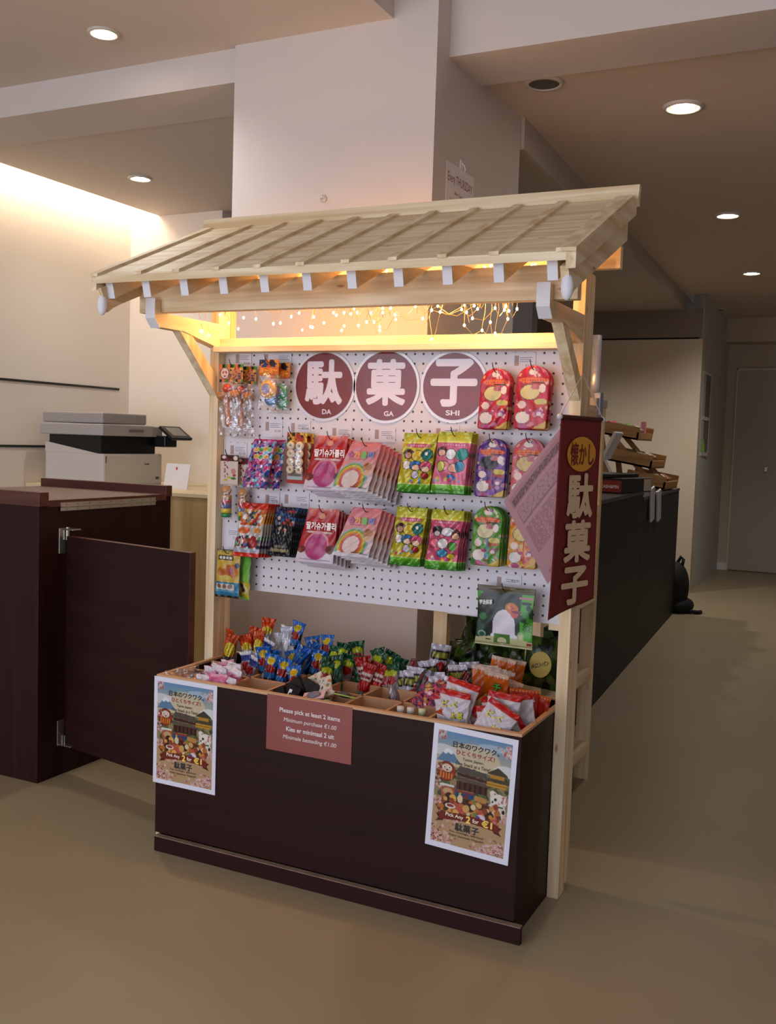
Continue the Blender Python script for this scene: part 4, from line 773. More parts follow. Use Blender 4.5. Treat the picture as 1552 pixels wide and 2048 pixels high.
for x, yf, zt, lab in ((.440, -.110, 1.160, 'upper'), (.448, -.110, .984, 'lower')):
    stack('rainbow_candy_bag', bag_mesh(RB, .112, .134, .009, 'fan', seed=4, lean=-.042, wr=.002), FILM, x, yf, zt, 7, 'front pink bag with a printed rainbow, on the %s hook' % lab, 'pink rainbow bag further back on the %s hook' % lab, 'rainbow bags on the %s hook' % lab, gap=.0150, dx=.005, dz=-.006, rx=-.14, extra=rbx)
# 6 iridescent pouch, ring candies, stacking toys
a = Art(52, 76, 'b86aa0', 21); a.blobs(220, ['d83c80', '3c6cb0', '58b0c8', 'e0b0d0', 'ece4f0', '48409c', 'd870a8', '80c8d8', '3a3048'], 0, 0, 1, 1, (.03, .075)); a.rect(0, 0, 1, .03, 'c83c84')
for cx, cy, c in ((.28, .22, 'd8c040'), (.48, .22, '5cac4c'), (.66, .20, 'd8c040'), (.84, .22, '5cac4c'), (.35, .36, 'd8c040'), (.55, .37, '5cac4c'), (.75, .36, 'd8b040')): a.ell(cx, cy, .11, .055, 'ecd8e0'); a.ell(cx, cy, .09, .045, c)
a.rect(.2, .46, .9, .49, 'c04878'); a.rect(.25, .50, .85, .52, 'c04878'); a.speck(.08)
stack('iridescent_pouch', bag_mesh(a, .086, .140, .024, 'gusset', seed=6, lean=-.026, wr=.002), FOIL, .092, -.072, 1.158, 2, 'front shiny pink and blue pouch on the left of the pegboard', 'shiny pink and blue pouch behind the front one', 'shiny pouches', 'snack pouch', gap=.034, dx=.012, rx=-.10)
a = Art(40, 76, 'c8602c', 22); a.blobs(60, ['e0b030', 'c83c28', 'ecd060', '3a2c28'], 0, 0, 1, .2, (.04, .09)); a.rect(0, .2, 1, 1, 'b0542c'); a.rect(.05, .78, .80, .93, 'ccd4d0'); a.rect(.1, .8, .7, .86, 'a8a09c'); a.rect(0, .94, 1, 1, 'c8402c')
CD = sheet_mesh(a, .066, .145); RC = mat('ring_candy', 'd8c8a8', .4)
def rings(x, y, z, lab):
    t = thing('ring_candy_pack', (x, y, z), lab, 'candy pack', 'ring candy packs')
    obj('backing_card', CD, CARD, t).location = (0, 0, -.0725); obj('card_back', BM().box(-.033, .0004, -.145, .033, .0012, 0), mat('card_back', '6c5a4a'), t, local=True)
    for i in range(4):
        for j in range(2): obj('ring', BM().torus((-.015+.029*j, -.008, -.038-.0225*i), .0075, .0055, 'Y', 16, 8), RC, t, True, local=True)
    obj('clear_wrap', bag_mesh(Art(8, 12, 'ffffff'), .064, .10, .024, 'pillow', seed=8, wr=.001), CLEAR, t, True).location = (0, -.008, -.024)
rings(.180, -.042, 1.180, 'front orange card pack of eight white candy rings'); rings(.186, -.014, 1.178, 'orange ring candy pack behind the front one'); hook(.172, 1.176, .056, 'the ring candy packs')
a = Art(40, 56, 'e6d8cc', 23); a.rect(0, 0, 1, .2, '6a2420'); a.ell(.2, .08, .12, .05, 'f0e8e0'); a.ell(.85, .1, .12, .08, 'f0e8e0')
for k in range(9): a.ell(.3+.1*math.sin(k*2), .12+.075*k, .07, .025, 'c0303c', 1, k)
a.ell(.75, .55, .14, .1, 'd8a090'); a.ell(.5, .75, .14, .04, 'd8c83c'); a.ell(.75, .78, .16, .04, '4c8c3c'); a.ell(.3, .85, .12, .04, 'e0c040'); a.ell(.8, .68, .1, .04, 'c03c2c')
TS = sheet_mesh(a, .062, .088)
def stackt(x, y, z, rot, lab):
    t = thing('stacking_toy_bag', (x, y, z), lab, 'toy bag', 'stacking toys in clear bags', rot=(0, rot, 0))
    obj('header_card', TS, CARD, t).location = (0, -.002, -.044); obj('card_back', BM().box(-.031, -.0014, -.088, .031, -.0006, 0), mat('card_back', '6c5a4a'), t, local=True)
    zz = -.092
    obj('doll_head', BM().ball((0, -.012, zz-.012), .015, (1, 1, .95)), mat('toy_head', 'b8844c', .3, coat=.5), t, True, local=True)
    zz -= .026
    for c in ('b8863c', 'b02c3c', '24508c', 'd8c02c', '1f7c44'):
        obj('stack_ring', BM().tube([(0, -.012, zz), (0, -.012, zz-.0125)], .0155, 20), mat('toy_'+c, c, .25, coat=.5), t, True, local=True); zz -= .0132
    obj('clear_bag', bag_mesh(Art(12, 22, 'ffffff'), .044, .105, .036, 'pillow', seed=9, wr=.002), CLEAR, t, True).location = (0, -.012, -.085)
stackt(-.052, -.038, 1.108, -.0, 'front stacking ring toy in a clear bag at the left post'); stackt(-.010, -.018, 1.100, -.03, 'second stacking ring toy in a clear bag, behind and right of the front one'); hook(-.046, 1.104, .05, 'the stacking ring toys')
# 7 orange-ended and black bags, yellow creature bags
a = Art(56, 84, 'c8ccd0', 31); a.blobs(120, ['c83c2c', 'd8a040', '3c3438', 'e8dcd0', '58545c', '6c9cb8', 'd87c48'], .02, .12, .98, .42, (.04, .09)); a.rect(0, 0, 1, .12, 'd4401c'); a.rect(0, .92, 1, 1, 'd8401c'); a.rect(0, .42, 1, .60, 'd0c8c0'); a.ell(.3, .51, .25, .06, 'e0783c'); a.ell(.80, .50, .13, .05, 'd8942c'); a.blobs(80, ['2c3468', 'b82c28', '5c9c44', 'e0d4c8', '4c3454', 'c04c34'], .02, .62, .98, .84, (.04, .08)); a.rect(0, .84, 1, .92, 'b8b8c0'); a.ell(.72, .72, .14, .12, 'b02820')
stack('orange_end_bag', bag_mesh(a, .090, .156, .010, 'pillow', seed=7, lean=-.024, wr=.003), FOIL, .070, -.080, .974, 6, 'front silver bag with orange-red ends at the left of the pegboard', 'silver bag with orange-red ends further back on its hook', 'orange-ended bags on one hook', gap=.012, rx=-.08)
a = Art(48, 84, '181820', 32); a.blobs(40, ['2c3c68', '483c70', '3c6c9c'], 0, .05, 1, .35, (.05, .1)); a.blobs(16, ['d8b8a0', 'e8dcd8', '241c20', 'b8402c'], .2, .2, .9, .55, (.05, .1)); a.rect(.5, .07, .95, .12, 'a8404c'); a.blobs(12, ['241c20', '101014'], .1, .5, .9, .8, (.1, .15)); a.rect(.25, .78, .75, .83, '908474'); a.rect(.1, .855, .9, .905, 'b0a078'); [a.rect(.15+.1*k, .855, .165+.1*k, .905, '181820') for k in range(8)]; a.rect(0, .94, 1, 1, '0a0a0e')
stack('black_candy_bag', bag_mesh(a, .072, .142, .010, 'pillow', seed=8, lean=-.022, wr=.003), FILM, .168, -.064, .968, 7, 'front black and navy bag beside the orange-ended bags', 'black bag further back on its hook', 'black bags on one hook', gap=.0085, rx=-.06)
a = Art(50, 80, 'd8bc58', 33); a.rect(0, 0, 1, .015, '1c1814'); a.rect(0, .035, 1, .05, '1c1814'); a.rect(.08, .12, .72, .22, '5a4430'); [a.rect(.14+.14*k, .14, .24+.14*k, .2, 'ece8dc') for k in range(4)]; a.ell(.5, .46, .44, .15, 'c87828'); a.ell(.75, .42, .2, .12, 'd08434'); a.ell(.3, .33, .15, .08, 'd8b838'); a.ell(.66, .44, .09, .07, 'b05878'); a.ell(.45, .58, .26, .05, 'e0cc70'); a.ell(.9, .32, .09, .06, '2c5c80')
a.rect(0, .68, 1, 1, '3c8cac'); a.rect(.04, .71, .8, .84, 'd4d8cc'); [a.ell(.16+.24*k, .77, .09, .05, '9c7454') for k in range(3)]; a.rect(0, .86, 1, .88, '78b0c4'); a.rect(0, .96, 1, 1, '1c1814')
stack('yellow_wafer_bag', bag_mesh(a, .086, .142, .010, 'pillow', seed=3, wr=.002), FILM, -.042, -.045, .828, 1, 'yellow and blue wafer bag with an orange shape, lower left', '', 'wafer bags', rx=-.05)
a = Art(30, 50, '8ccc5c', 34); a.grad(0, .6, '6cb84c', '9cd068'); a.rect(0, .62, 1, .95, 'd4c048'); a.blobs(8, ['5c3c24', 'e8dcb0'], .1, .66, .9, .92, (.08, .14))
o = obj('green_wafer_bag', bag_mesh(a, .078, .140, .018, 'pillow', seed=4, wr=.002), FILM, None, True); o.location = (-.004, -.020, .822); o.rotation_euler = (-.02, 0, -.5); tag(o, 'pale green and yellow bag behind the yellow and blue wafer bag', 'snack bag')
# 8 large green bag
a = Art(96, 92, '2c4c38', 41); a.grad(0, .10, '7a6c34', '5a5024'); a.rect(.0, .10, 1, .86, '2a4838'); a.rect(.78, .10, 1, .86, '64b83c'); a.rect(0, .10, .10, .3, '5cb03c'); a.blobs(10, ['1e3428', '34604a'], 0, .3, .3, .8, (.06, .1)); a.ell(.14, .27, .13, .14, '3c3424'); a.ell(.14, .23, .12, .07, '4c4c30'); a.rect(.74, .145, .98, .18, 'd090a0'); a.rect(.80, .225, .96, .27, '1c2418'); a.blobs(8, ['2a5430', '4c9c34'], .8, .3, 1, .6, (.05, .08))
for i in range(6):
    for j in range(5): 
        if (i+j) % 2: a.rect(.84+.022*i, .58+.026*j, .86+.022*i, .605+.026*j, '1c3420')
a.ell(.11, .52, .07, .06, '3c8c54'); a.ell(.5, .66, .205, .28, 'e8e6ec'); a.rect(.295, .66, .705, .84, 'e8e6ec'); a.ell(.36, .83, .09, .06, 'eceaf0'); a.ell(.66, .83, .09, .06, 'eceaf0'); a.ell(.63, .35, .12, .09, 'd88c30', 1, .3); a.ell(.68, .44, .07, .06, 'd86c5c'); a.blobs(8, ['e8a860', 'c85c50'], .55, .30, .72, .42, (.015, .03)); a.ell(.72, .40, .10, .02, '8c3c4c')
a.poly([(0, .88), (.25, .84), (.75, .84), (1, .88), (1, 1), (0, 1)], 'ccc89c'); a.rect(0, .955, 1, .97, '9c9468'); a.rect(.33, .79, .62, .93, '5c8c3c'); a.ell(.475, .90, .08, .06, 'd8d4b0'); a.rect(.33, .93, .62, .935, '4a7030'); a.ell(.11, .81, .07, .055, '98bca0'); a.ell(.11, .82, .05, .04, '2c6c54'); a.ell(.80, .80, .06, .08, 'a8c88c'); a.ell(.80, .81, .04, .05, 'd8d8b8'); a.rect(.90, .90, .985, .94, 'a83438'); a.rect(.18, .89, .28, .91, '4c4434')
def bgx(o): text('宇治抹茶', (-.050, -.0105, -.043), (1, 0, .08), U, .036, .013, mat('green_bag_text', 'e0e0d4', .4), o, .04, local=True)
stack('large_green_bag', bag_mesh(a, .158, .156, .012, 'pillow', seed=12, wr=.002), FILM, .826, -.052, .800, 1, 'large dark green sweets bag with a white mound, lowest packet', '', 'large green bags', extra=bgx, rx=-.04)

# ------------------------------------------------------------------ green bags on the shelving unit behind
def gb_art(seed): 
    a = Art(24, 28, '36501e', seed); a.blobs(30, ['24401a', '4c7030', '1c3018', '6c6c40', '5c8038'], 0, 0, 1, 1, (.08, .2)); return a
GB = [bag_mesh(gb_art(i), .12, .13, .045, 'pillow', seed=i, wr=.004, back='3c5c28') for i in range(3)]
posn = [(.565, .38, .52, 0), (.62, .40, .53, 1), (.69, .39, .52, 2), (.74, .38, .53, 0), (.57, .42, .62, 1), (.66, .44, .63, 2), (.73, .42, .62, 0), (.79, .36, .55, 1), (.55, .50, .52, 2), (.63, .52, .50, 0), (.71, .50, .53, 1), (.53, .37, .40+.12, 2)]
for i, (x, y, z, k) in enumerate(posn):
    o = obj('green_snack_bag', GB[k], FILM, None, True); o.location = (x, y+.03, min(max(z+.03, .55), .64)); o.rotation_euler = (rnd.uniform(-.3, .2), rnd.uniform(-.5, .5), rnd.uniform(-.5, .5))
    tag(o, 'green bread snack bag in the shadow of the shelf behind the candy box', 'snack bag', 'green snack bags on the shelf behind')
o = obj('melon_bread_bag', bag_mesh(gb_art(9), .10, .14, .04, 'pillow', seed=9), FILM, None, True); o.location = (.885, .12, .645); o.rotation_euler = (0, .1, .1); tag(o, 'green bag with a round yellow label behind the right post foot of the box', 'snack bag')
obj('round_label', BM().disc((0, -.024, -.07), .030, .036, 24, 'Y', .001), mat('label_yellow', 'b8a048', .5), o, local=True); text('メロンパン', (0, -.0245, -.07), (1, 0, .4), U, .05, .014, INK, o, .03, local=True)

# ------------------------------------------------------------------ loose candy in the bins
def lab_art(w, h, bg, top, spec, seed, foot=None, n=14, band=None):
    a = Art(w, h, bg, seed)
    if foot: a.rect(0, .84, 1, 1, foot)
    a.blobs(n, spec, .1, .3, .9, .85, (.08, .2)); a.rect(0, 0, 1, .24, top)
    if band: a.ell(.5, .17, .34, .075, band); a.rect(.3, .16, .7, .18, '4c4428')
    return a
def place(name, meshes, m, spots, label, group, cat='candy', rx0=-.12, kids=None, size=1.12):
    for i, sp in enumerate(spots):
        x, y, z, ry = sp[:4]; L = sp[4] if len(sp) > 4 else label
        o = obj(name, meshes[0], m, None, True) if i == 0 else None
        if o is None: o = bpy.data.objects.new(name, meshes[i % len(meshes)]); COL.objects.link(o)
        if len(o.data.materials) == 0: o.data.materials.append(m); o.data.polygons.foreach_set('use_smooth', [True]*len(o.data.polygons))
        o.location = (x, y, z); o.rotation_euler = (rx0 + rnd.uniform(-.18, .18), math.radians(ry), rnd.uniform(-.35, .55)); o.scale = (size,)*3; tag(o, L, cat, group)
        if kids: kids(o, i)
def jit(xs, ys, zs, n, tilt=18, seed=1):
    r = random.Random(seed); return [(xs[0]+(xs[1]-xs[0])*(i+.5)/n + r.uniform(-.008, .008), r.uniform(*ys), r.uniform(*zs), r.uniform(-tilt, tilt)) for i in range(n)]
ST = dict(shape='stick', back='8c8c90')
# orange-yellow sticks
a = Art(20, 56, 'b8b0a8', 61); a.rect(0, 0, 1, .30, 'd8581c'); a.ell(.5, .28, .45, .09, 'd0b82c'); a.rect(0, .38, 1, .62, 'b8b4bc'); a.ell(.5, .66, .35, .09, 'd8602c'); a.rect(0, .78, 1, 1, '4c6ca0'); a.speck(.12)
b = Art(20, 56, 'd4581c', 62); a2 = b; b.rect(.5, .55, .85, .78, 'dcdce0'); [b.rect(.55+.06*k, .57, .57+.06*k, .76, '2c2c30') for k in range(5)]; b.speck(.05)
c = Art(20, 56, 'c85c20', 63); c.ell(.5, .35, .5, .16, 'd8c430'); c.rect(0, .5, 1, 1, '6c5c54'); c.speck(.12)
place('orange_stick_candy', [bag_mesh(q, .040, .118, .020, seed=i, wr=.003, **ST) for i, q in enumerate((a, b, c))], FOIL, [(-.070, .020, .555, -8), (-.050, -.02, .585, 6), (-.030, -.035, .575, 10), (-.012, .0, .570, -14), (.012, .03, .590, 12), (.035, .01, .585, -6), (.052, .035, .622, 8)], 'foil stick candy with an orange head in the left rear bin', 'orange-headed sticks in the left rear bin')
# silver-blue-red sticks
a = Art(20, 50, 'c4c4ce', 64); a.rect(0, 0, 1, .08, 'e4e4ea'); a.rect(0, .1, 1, .24, '2c50a0'); a.ell(.5, .36, .45, .12, 'b42428'); a.blobs(8, ['b42428', '5c8c40', 'dcdce0'], 0, .5, 1, 1, (.1, .25)); a.speck(.08)
b = Art(20, 50, 'd0d0d8', 65); b.rect(.35, .3, .7, .6, 'e8e8ec'); b.speck(.12)
place('silver_stick_candy', [bag_mesh(q, .038, .10, .018, seed=i, wr=.003, **ST) for i, q in enumerate((a, b))], FOIL, [(.060, -.10, .545, -12), (.085, -.09, .545, 8), (.105, -.11, .535, 14), (.098, .02, .585, -8), (.118, .03, .605, 10), (.135, .0, .610, -10), (.100, -.03, .570, 22)], 'silver stick candy with a blue and red head, between the orange and the blue sticks', 'silver blue-headed sticks')
# blue sticks
a = Art(20, 56, '3c4450', 66); a.rect(0, 0, 1, .24, '2c78c0'); a.ell(.5, .14, .3, .07, 'd8c030'); a.ell(.5, .30, .42, .09, 'a8281c'); a.rect(0, .37, 1, .48, '3c80b8'); a.ell(.5, .62, .26, .10, 'dcdce0'); a.ell(.5, .8, .3, .06, 'c8742c'); a.blobs(6, ['e0e0e4'], 0, 0, 1, .9, (.03, .05))
b = Art(20, 56, '1c70c0', 67); b.blobs(16, ['7ca83c', 'd8c840'], 0, 0, 1, 1, (.03, .06)); b.rect(.25, .4, .7, .68, 'c4ccd8'); [b.rect(.3+.08*k, .42, .33+.08*k, .66, '3c4a5c') for k in range(5)]
place('blue_stick_candy', [bag_mesh(q, .042, .125, .022, seed=i, wr=.003, **ST) for i, q in enumerate((a, a, b))], FOIL, [(.130, -.115, .570, -4), (.165, -.12, .555, 6), (.150, -.095, .560, 4), (.205, -.11, .545, 12), (.235, -.12, .530, -10), (.160, .02, .610, 6), (.180, .0, .630, 10), (.205, .03, .585, -10), (.228, .01, .575, 20), (.255, .035, .595, -6), (.262, -.02, .560, 12), (.225, -.04, .570, 24), (.185, -.05, .555, -16)], 'blue-headed foil stick candy in the bins left of centre', 'blue-headed sticks left of centre')
# green sticks and red ones
a = Art(20, 56, '9a9090', 68); a.rect(0, 0, 1, .22, '14603c'); a.ell(.5, .20, .42, .075, 'b8c028'); a.ell(.5, .34, .45, .09, 'a82420'); a.ell(.5, .6, .3, .1, 'c0b8b8'); a.blobs(5, ['3c3434', 'c87c48', 'e0dcdc'], 0, .5, 1, 1, (.06, .12))
b = Art(20, 56, '14583a', 69); b.ell(.5, .2, .4, .08, 'b8c028'); b.blobs(6, ['0c3c28', '1c7048'], 0, .3, 1, 1, (.1, .2))
GS = [bag_mesh(q, .044, .120, .022, seed=i, wr=.003, **ST) for i, q in enumerate((a, a, b))]
place('green_stick_candy', GS, FOIL, [(.275, -.02, .545, -6), (.300, .01, .570, 4), (.330, .0, .585, 6), (.352, .03, .588, -8), (.365, -.03, .562, 10), (.335, -.05, .560, -14), (.420, .03, .575, -20), (.445, .01, .575, 16), (.470, .035, .570, 24), (.500, .02, .560, 12), (.480, -.030, .550, -6), (.520, -.02, .552, 8), (.505, -.04, .555, -14), (.325, -.075, .545, 14), (.40, -.02, .560, 0)], 'green-headed foil stick candy in the central rear bins', 'green-headed sticks in the central bins')
a = Art(20, 50, 'b02420', 70); a.rect(0, .22, 1, .38, 'd8c4bc'); a.rect(.1, .27, .9, .33, '8c2420'); a.ell(.5, .5, .4, .1, 'c8342c'); a.rect(0, .62, 1, 1, '7c8c74'); a.blobs(5, ['2c7c3c', 'd8d0d0', 'a84c9c'], 0, .6, 1, 1, (.1, .16))
place('red_stick_candy', [bag_mesh(a, .044, .115, .020, seed=3, wr=.003, **ST)], FOIL, [(.405, -.035, .562, -10, 'red-headed stick candy, rear one of the three red ones'), (.440, -.050, .550, 8, 'red-headed stick candy, front one of the three red ones'), (.472, -.035, .548, 14, 'red-headed stick candy, right one of the three red ones')], '', 'red-headed sticks')
# silver, black and red packs
a = Art(24, 44, 'c4c0c8', 71); a.rect(0, 0, 1, .1, 'd4d0da'); a.rect(.02, .12, .98, .34, '24201e'); a.rect(.1, .17, .9, .29, '9a9430'); a.blobs(10, ['a01c20', 'b42a2c'], .05, .40, .95, .62, (.12, .2)); a.rect(0, .70, 1, 1, '34304a'); a.blobs(6, ['d0ccd8', '3c3c60'], 0, .7, 1, 1, (.1, .2))
b = Art(24, 44, '5c585c', 72); b.blobs(14, ['3c3838', 'a8a4ac', '2c2828', '8c2428'], 0, 0, 1, 1, (.1, .2))
place('silver_red_pack', [bag_mesh(q, .050, .112, .022, seed=i, wr=.003, back='a8a4ac') for i, q in enumerate((a, a, b))], FOIL, [(.535, -.040, .540, -4), (.570, -.045, .545, 4), (.605, -.04, .552, -6), (.655, -.07, .545, 4), (.695, -.06, .545, 10), (.560, .02, .560, 10), (.590, .0, .568, -10), (.620, .025, .612, 8), (.645, .03, .572, 14), (.675, .01, .565, -8), (.700, .03, .572, -4), (.725, .0, .552, 14), (.575, -.04, .555, 2), (.640, -.05, .552, -10)], 'silver snack pack with black and yellow head and red letters, right of centre', 'silver and red packs right of centre')
# orange flat packets with green lettering
a = Art(40, 44, 'd87018', 73); a.rect(0, 0, 1, .07, 'dcc4b0'); [a.poly([(k/8, .07), ((k+.5)/8, .12), ((k+1)/8, .07)], 'dcc4b0') for k in range(8)]; a.grad(.12, 1, 'd87a1c', 'c8601a')
OR = bag_mesh(a, .064, .100, .007, 'pillow', seed=4, wr=.0015, back='c06018')
def grn(o, i):
    if i == 0:
        for ch, dz in (('チ', -.032), ('ー', -.052), ('ズ', -.072)): text(ch, (.006, -.0060, dz), R, U, .024, .021 if ch != 'ー' else .008, INK, o, .09, local=True); text(ch, (.006, -.0068, dz), R, U, .022, .019 if ch != 'ー' else .006, mat('letter_green', '58b03c', .4), o, .02, local=True)
sp = [(.826, -.100, .566, 4)] + [(.838, -.060, .548, 6), (.850, -.045, .552, 8)] + [(.765+.012*k, -.02+.008*(k % 2), .575-.002*k, -2+2*k) for k in range(5)] + [(.80, .03, .59, 6), (.825, .035, .588, 10)]
place('orange_packet', [OR], FILM, [(x_, y_, z_+(.018 if j_ == 0 else .006), r_2) for j_, (x_, y_, z_, r_2) in enumerate(sp)], 'flat orange packet with a white zigzag top at the right rear', 'orange packets at the right rear', kids=grn, rx0=-.02)
bpy.data.objects['orange_packet']['label'] = 'front orange packet lettered in green at the right rear of the box'
# ramen snack
a = Art(44, 50, 'c83c18', 74); a.rect(0, 0, 1, .06, 'e0702c'); [a.ell(k/9, .05, .03, .02, 'e8b060') for k in range(10)]; a.ell(.45, .62, .34, .18, '8c3818'); a.blobs(16, ['b06030', '6c2814', 'c88048'], .2, .5, .7, .75, (.03, .06)); a.blobs(8, ['e0a030'], 0, .85, 1, .95, (.02, .03))
def rmt(o, i):
    if i == 0: text('ラーメン屋さん', (0, -.0065, -.020), R, U, .048, .011, mat('ramen_white', 'ece0d8', .4), o, .03, local=True)
place('red_ramen_packet', [bag_mesh(a, .068, .085, .008, 'pillow', seed=5, back='a83018')], FILM, [(.898, -.085, .548, 4, 'front orange-red ramen snack packet at the right end'), (.925, -.06, .535, 10, 'orange-red ramen packet behind the front one'), (.935, -.04, .500, 14, 'low red packet at the foot of the right post')], '', 'ramen packets', kids=rmt)
# white packets with red tops
a = Art(44, 44, 'dcd4d8', 75); a.rect(0, 0, 1, .16, 'c82820'); a.rect(0, .94, 1, 1, 'c82820'); [a.rect(.1+.2*k, .2, .11+.2*k, .9, 'cfc4c8') for k in range(5)]; a.ell(.2, .94, .16, .09, 'c8602c'); a.poly([(.08, .9), (.1, .8), (.18, .88)], 'c8602c'); a.poly([(.24, .88), (.32, .82), (.34, .92)], 'c8602c')
WP = bag_mesh(a, .076, .086, .014, 'pillow', seed=6, wr=.002, back='d4ccd0')
def wpt(o, i):
    if i in (0, 1, 2, 5, 6):
        for ch, x_, z_, s_ in (('ビ', -.018, -.030, .016), ('ー', -.006, -.033, .010), ('く', .006, -.028, .014), ('太', .004, -.052, .016), ('郎', .020, -.050, .017)):
            text(ch, (x_, -.0090, z_), R, U, s_*.8, s_ if ch != 'ー' else .003, mat('letter_olive', '7c6c14', .4), o, .07, local=True); text(ch, (x_, -.0098, z_), R, U, s_*.76, s_*.94 if ch != 'ー' else .0025, mat('letter_yellow', 'dccc20', .4), o, .015, local=True)
place('white_red_packet', [WP], FILM, [(x_, y_, z_+.012, r_2) for x_, y_, z_, r_2 in [(.772, -.240, .548, 4), (.785, -.215, .568, 14), (.893, -.225, .556, 5), (.750, -.225, .540, -12), (.815, -.20, .500, 30), (.905, -.252, .532, 26), (.868, -.235, .525, -6), (.885, -.195, .545, 8), (.905, -.18, .545, -10), (.84, -.19, .505, -20), (.935, -.215, .495, 60), (.862, -.20, .540, -14)]], 'white snack packet with a red top and yellow letters at the right front', 'white and red packets at the right front', kids=wpt)
# twists of pink and brown candy
a = Art(20, 20, 'd0607c', 76); a.blobs(30, ['e08ca0', 'b8406c', 'd8c070', 'ecc4cc', '8c5c7c', 'd85c48'], 0, 0, 1, 1, (.08, .2))
place('pink_wrapped_sweet', [bag_mesh(a, .046, .034, .016, 'pillow', seed=i, wr=.003, back='c05070') for i in range(3)], FOIL, [(.655+.022*(k % 5) - .006*(k//5), -.150+.022*(k//5), .505+.012*(k//5) + .004*(k % 3), rnd.uniform(-60, 60)) for k in range(15)], 'small pink wrapped sweet in the heap right of the empty bins', 'heap of pink wrapped sweets', rx0=-.8)
a = Art(22, 22, 'e4c0cc', 77); a.rect(.0, 0, 1, .2, 'ece4e8'); a.rect(0, 0, .3, 1, 'ece4e8'); a.rect(.3, .25, 1, 1, 'dc84a8'); a.ell(.35, .8, .12, .1, '7c9c34'); a.speck(.06)
b = Art(22, 22, 'd86c98', 78); b.rect(0, 0, 1, .12, 'e8b4c8'); b.blobs(10, ['c85484', 'e088ac'], 0, 0, 1, 1, (.1, .2))
place('pink_sachet', [bag_mesh(q, .060, .062, .014, 'pillow', seed=i, wr=.003, back='e0a0bc') for i, q in enumerate((a, b, a))], FILM, [(.045, -.255, .505, 4), (.075, -.255, .512, -4), (.060, -.225, .528, 10), (.088, -.22, .530, -8), (.030, -.235, .508, -10), (.105, -.215, .526, 12), (.075, -.195, .535, 4), (.050, -.20, .532, -16), (.105, -.25, .508, 6), (.035, -.21, .515, 8)], 'small white and pink sachet in the left front bin', 'pink sachets at the left front')
BRN = mat('brown_sweet', '8c5a48', .35, noise=.3, nscale=60, coat=.4)
m = BM(); m.ball((0, 0, 0), .012, (1.5, 1, .8), 12); br = None
for k in range(9):
    o = obj('brown_wrapped_sweet', m, BRN, None, True) if br is None else br.copy()
    if br is None: br = o
    else: COL.objects.link(o)
    o.location = (-.070+.026*(k % 4)+.008*(k//4), -.265+.030*(k//4), .487+.003*(k % 3)); o.rotation_euler = (rnd.uniform(-.4, .4), rnd.uniform(-.4, .4), rnd.uniform(0, 3)); tag(o, 'brown sweet in crinkled clear wrap in the leftmost front bin', 'candy', 'brown wrapped sweets')
    w_ = obj('clear_wrap', bag_mesh(Art(8, 8, 'ffffff'), .050, .034, .026, 'pillow', seed=k, wr=.004), CLEAR, o, True); w_.location = (0, -.002, .016)
# black boxes, dotted packs, eyeball trays, bottles
BKP = mat('black_pack', '150b0a', .4, spec=.25)
for i, (x, y, z, ry, rz_) in enumerate(((.265, -.245, .470, -26, .1), (.300, -.235, .480, 8, -.2), (.325, -.255, .462, 14, .3), (.295, -.205, .490, -38, .2), (.335, -.20, .490, 20, -.1))):
    o = obj('black_sweet_box', BM().box(-.026, -.008, -.024, .026, .008, .026, .002), BKP); o.location = (x, y, z); o.rotation_euler = (-.5, math.radians(ry), rz_); tag(o, 'small black sweet box in the front bin above the red notice', 'candy box', 'black sweet boxes')
    if i == 1: obj('white_mark', BM().box(-.006, -.0106, -.006, .004, -.0098, .014), PAPER, o, local=True)
a = Art(24, 28, 'e0d8c8', 79); a.blobs(12, ['7c9c3c', 'b03c34', 'e0c4a0', '5c3c50', 'd8905c'], 0, 0, 1, 1, (.06, .12))
place('dotted_white_pack', [bag_mesh(a, .044, .05, .018, 'pillow', seed=2, wr=.002)], FILM, [(.325, -.165, .525, -30, 'left white pack with coloured dots by the black boxes'), (.368, -.18, .528, -24, 'right white pack with coloured dots by the black boxes'), (.392, -.20, .508, 20, 'white dotted pack lying nearest the novelty eye sweets')], '', 'dotted white packs')
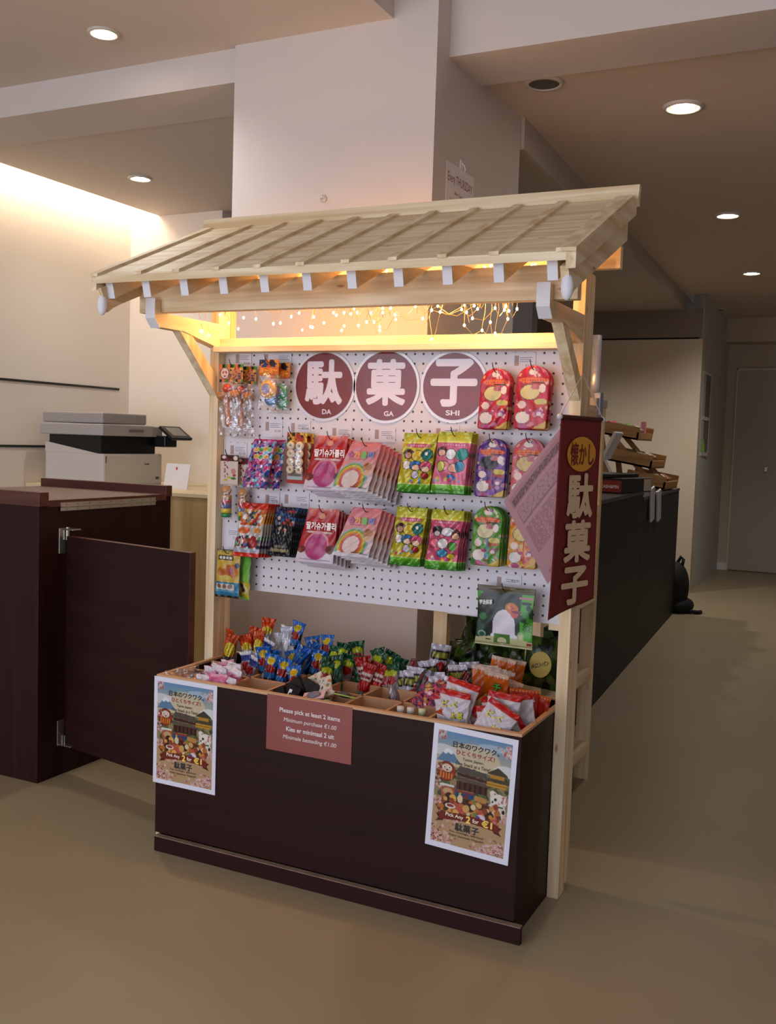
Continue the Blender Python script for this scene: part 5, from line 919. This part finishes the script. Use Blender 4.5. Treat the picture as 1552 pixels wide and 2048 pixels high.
for i, (x, y, z, rz_, cc) in enumerate(((.375, -.245, .492, .3, 'd8b0bc'), (.425, -.262, .482, -.4, 'd8b0bc'), (.450, -.215, .496, .5, 'a8b83c'))):
    t = thing('novelty_sweet_tray', (x, y, z), ['left pink-edged novelty sweet tray with a grey dome', 'front pink-edged novelty sweet tray with a teal lid', 'right dark sweet tray with a yellow-green edge'][i], 'candy', rot=(.25*(1-i), -.2+.2*i, rz_))
    obj('card', BM().box(-.030, -.020, -.0015, .030, .020, .0015), mat('tray_'+cc, cc, .4), t, local=True); obj('dome', BM().ball((0, 0, .002), .018, (1.1, .9, .45), 18), mat('dome_'+str(i), ['6c6c80', '5c8888', '2c3440'][i], .1, coat=.8), t, True, local=True)
for i, (x, cap) in enumerate(((.622, 'd8ccc0'), (.648, 'd8ccc0'), (.678, 'c8d0a0'))):
    t = thing('mini_bottle', (x, -.235+.004*i, .440), ['left', 'middle', 'right'][i]+' tiny bottle with a %s cap in the front bin' % ('white' if i < 2 else 'pale green'), 'bottle', 'tiny bottles in the front bin')
    obj('glass', BM().tube([(0, 0, 0), (0, 0, .030), (0, 0, .038), (0, 0, .042)], [.014, .014, .009, .008], 16), mat('bottle_amber', 'b0a070', .15, coat=.5), t, True, local=True); obj('cap', BM().tube([(0, 0, .042), (0, 0, .058)], .0095, 16), mat('cap_'+cap, cap, .4), t, True, local=True)
for i, (x, y) in enumerate(((.60, -.17), (.905, -.11))):
    pass
tag(obj('blue_flat_packet', BM().box(-.045, -.035, -.004, .045, .035, .004, .003).xf(Matrix.Translation((.905, -.125, .462)) @ Matrix.Rotation(.15, 4, 'Y')), mat('blue_packet', '2c5470', .3, noise=.3, nscale=50)), 'flat dark blue packet lying low in the right end bin', 'snack packet')
place('yellow_strip_candy', [bag_mesh(Art(16, 20, 'b8a460', 80).blobs(8, ['8c2c50', 'd8cc80', '6c5a30']), .05, .06, .012, 'pillow', seed=1)], FOIL, [(.735, -.14, .520, -70), (.765, -.145, .525, 50), (.795, -.15, .520, -40)], 'dull yellow patterned sweet between the silver and the orange packs', 'dull yellow patterned sweets')
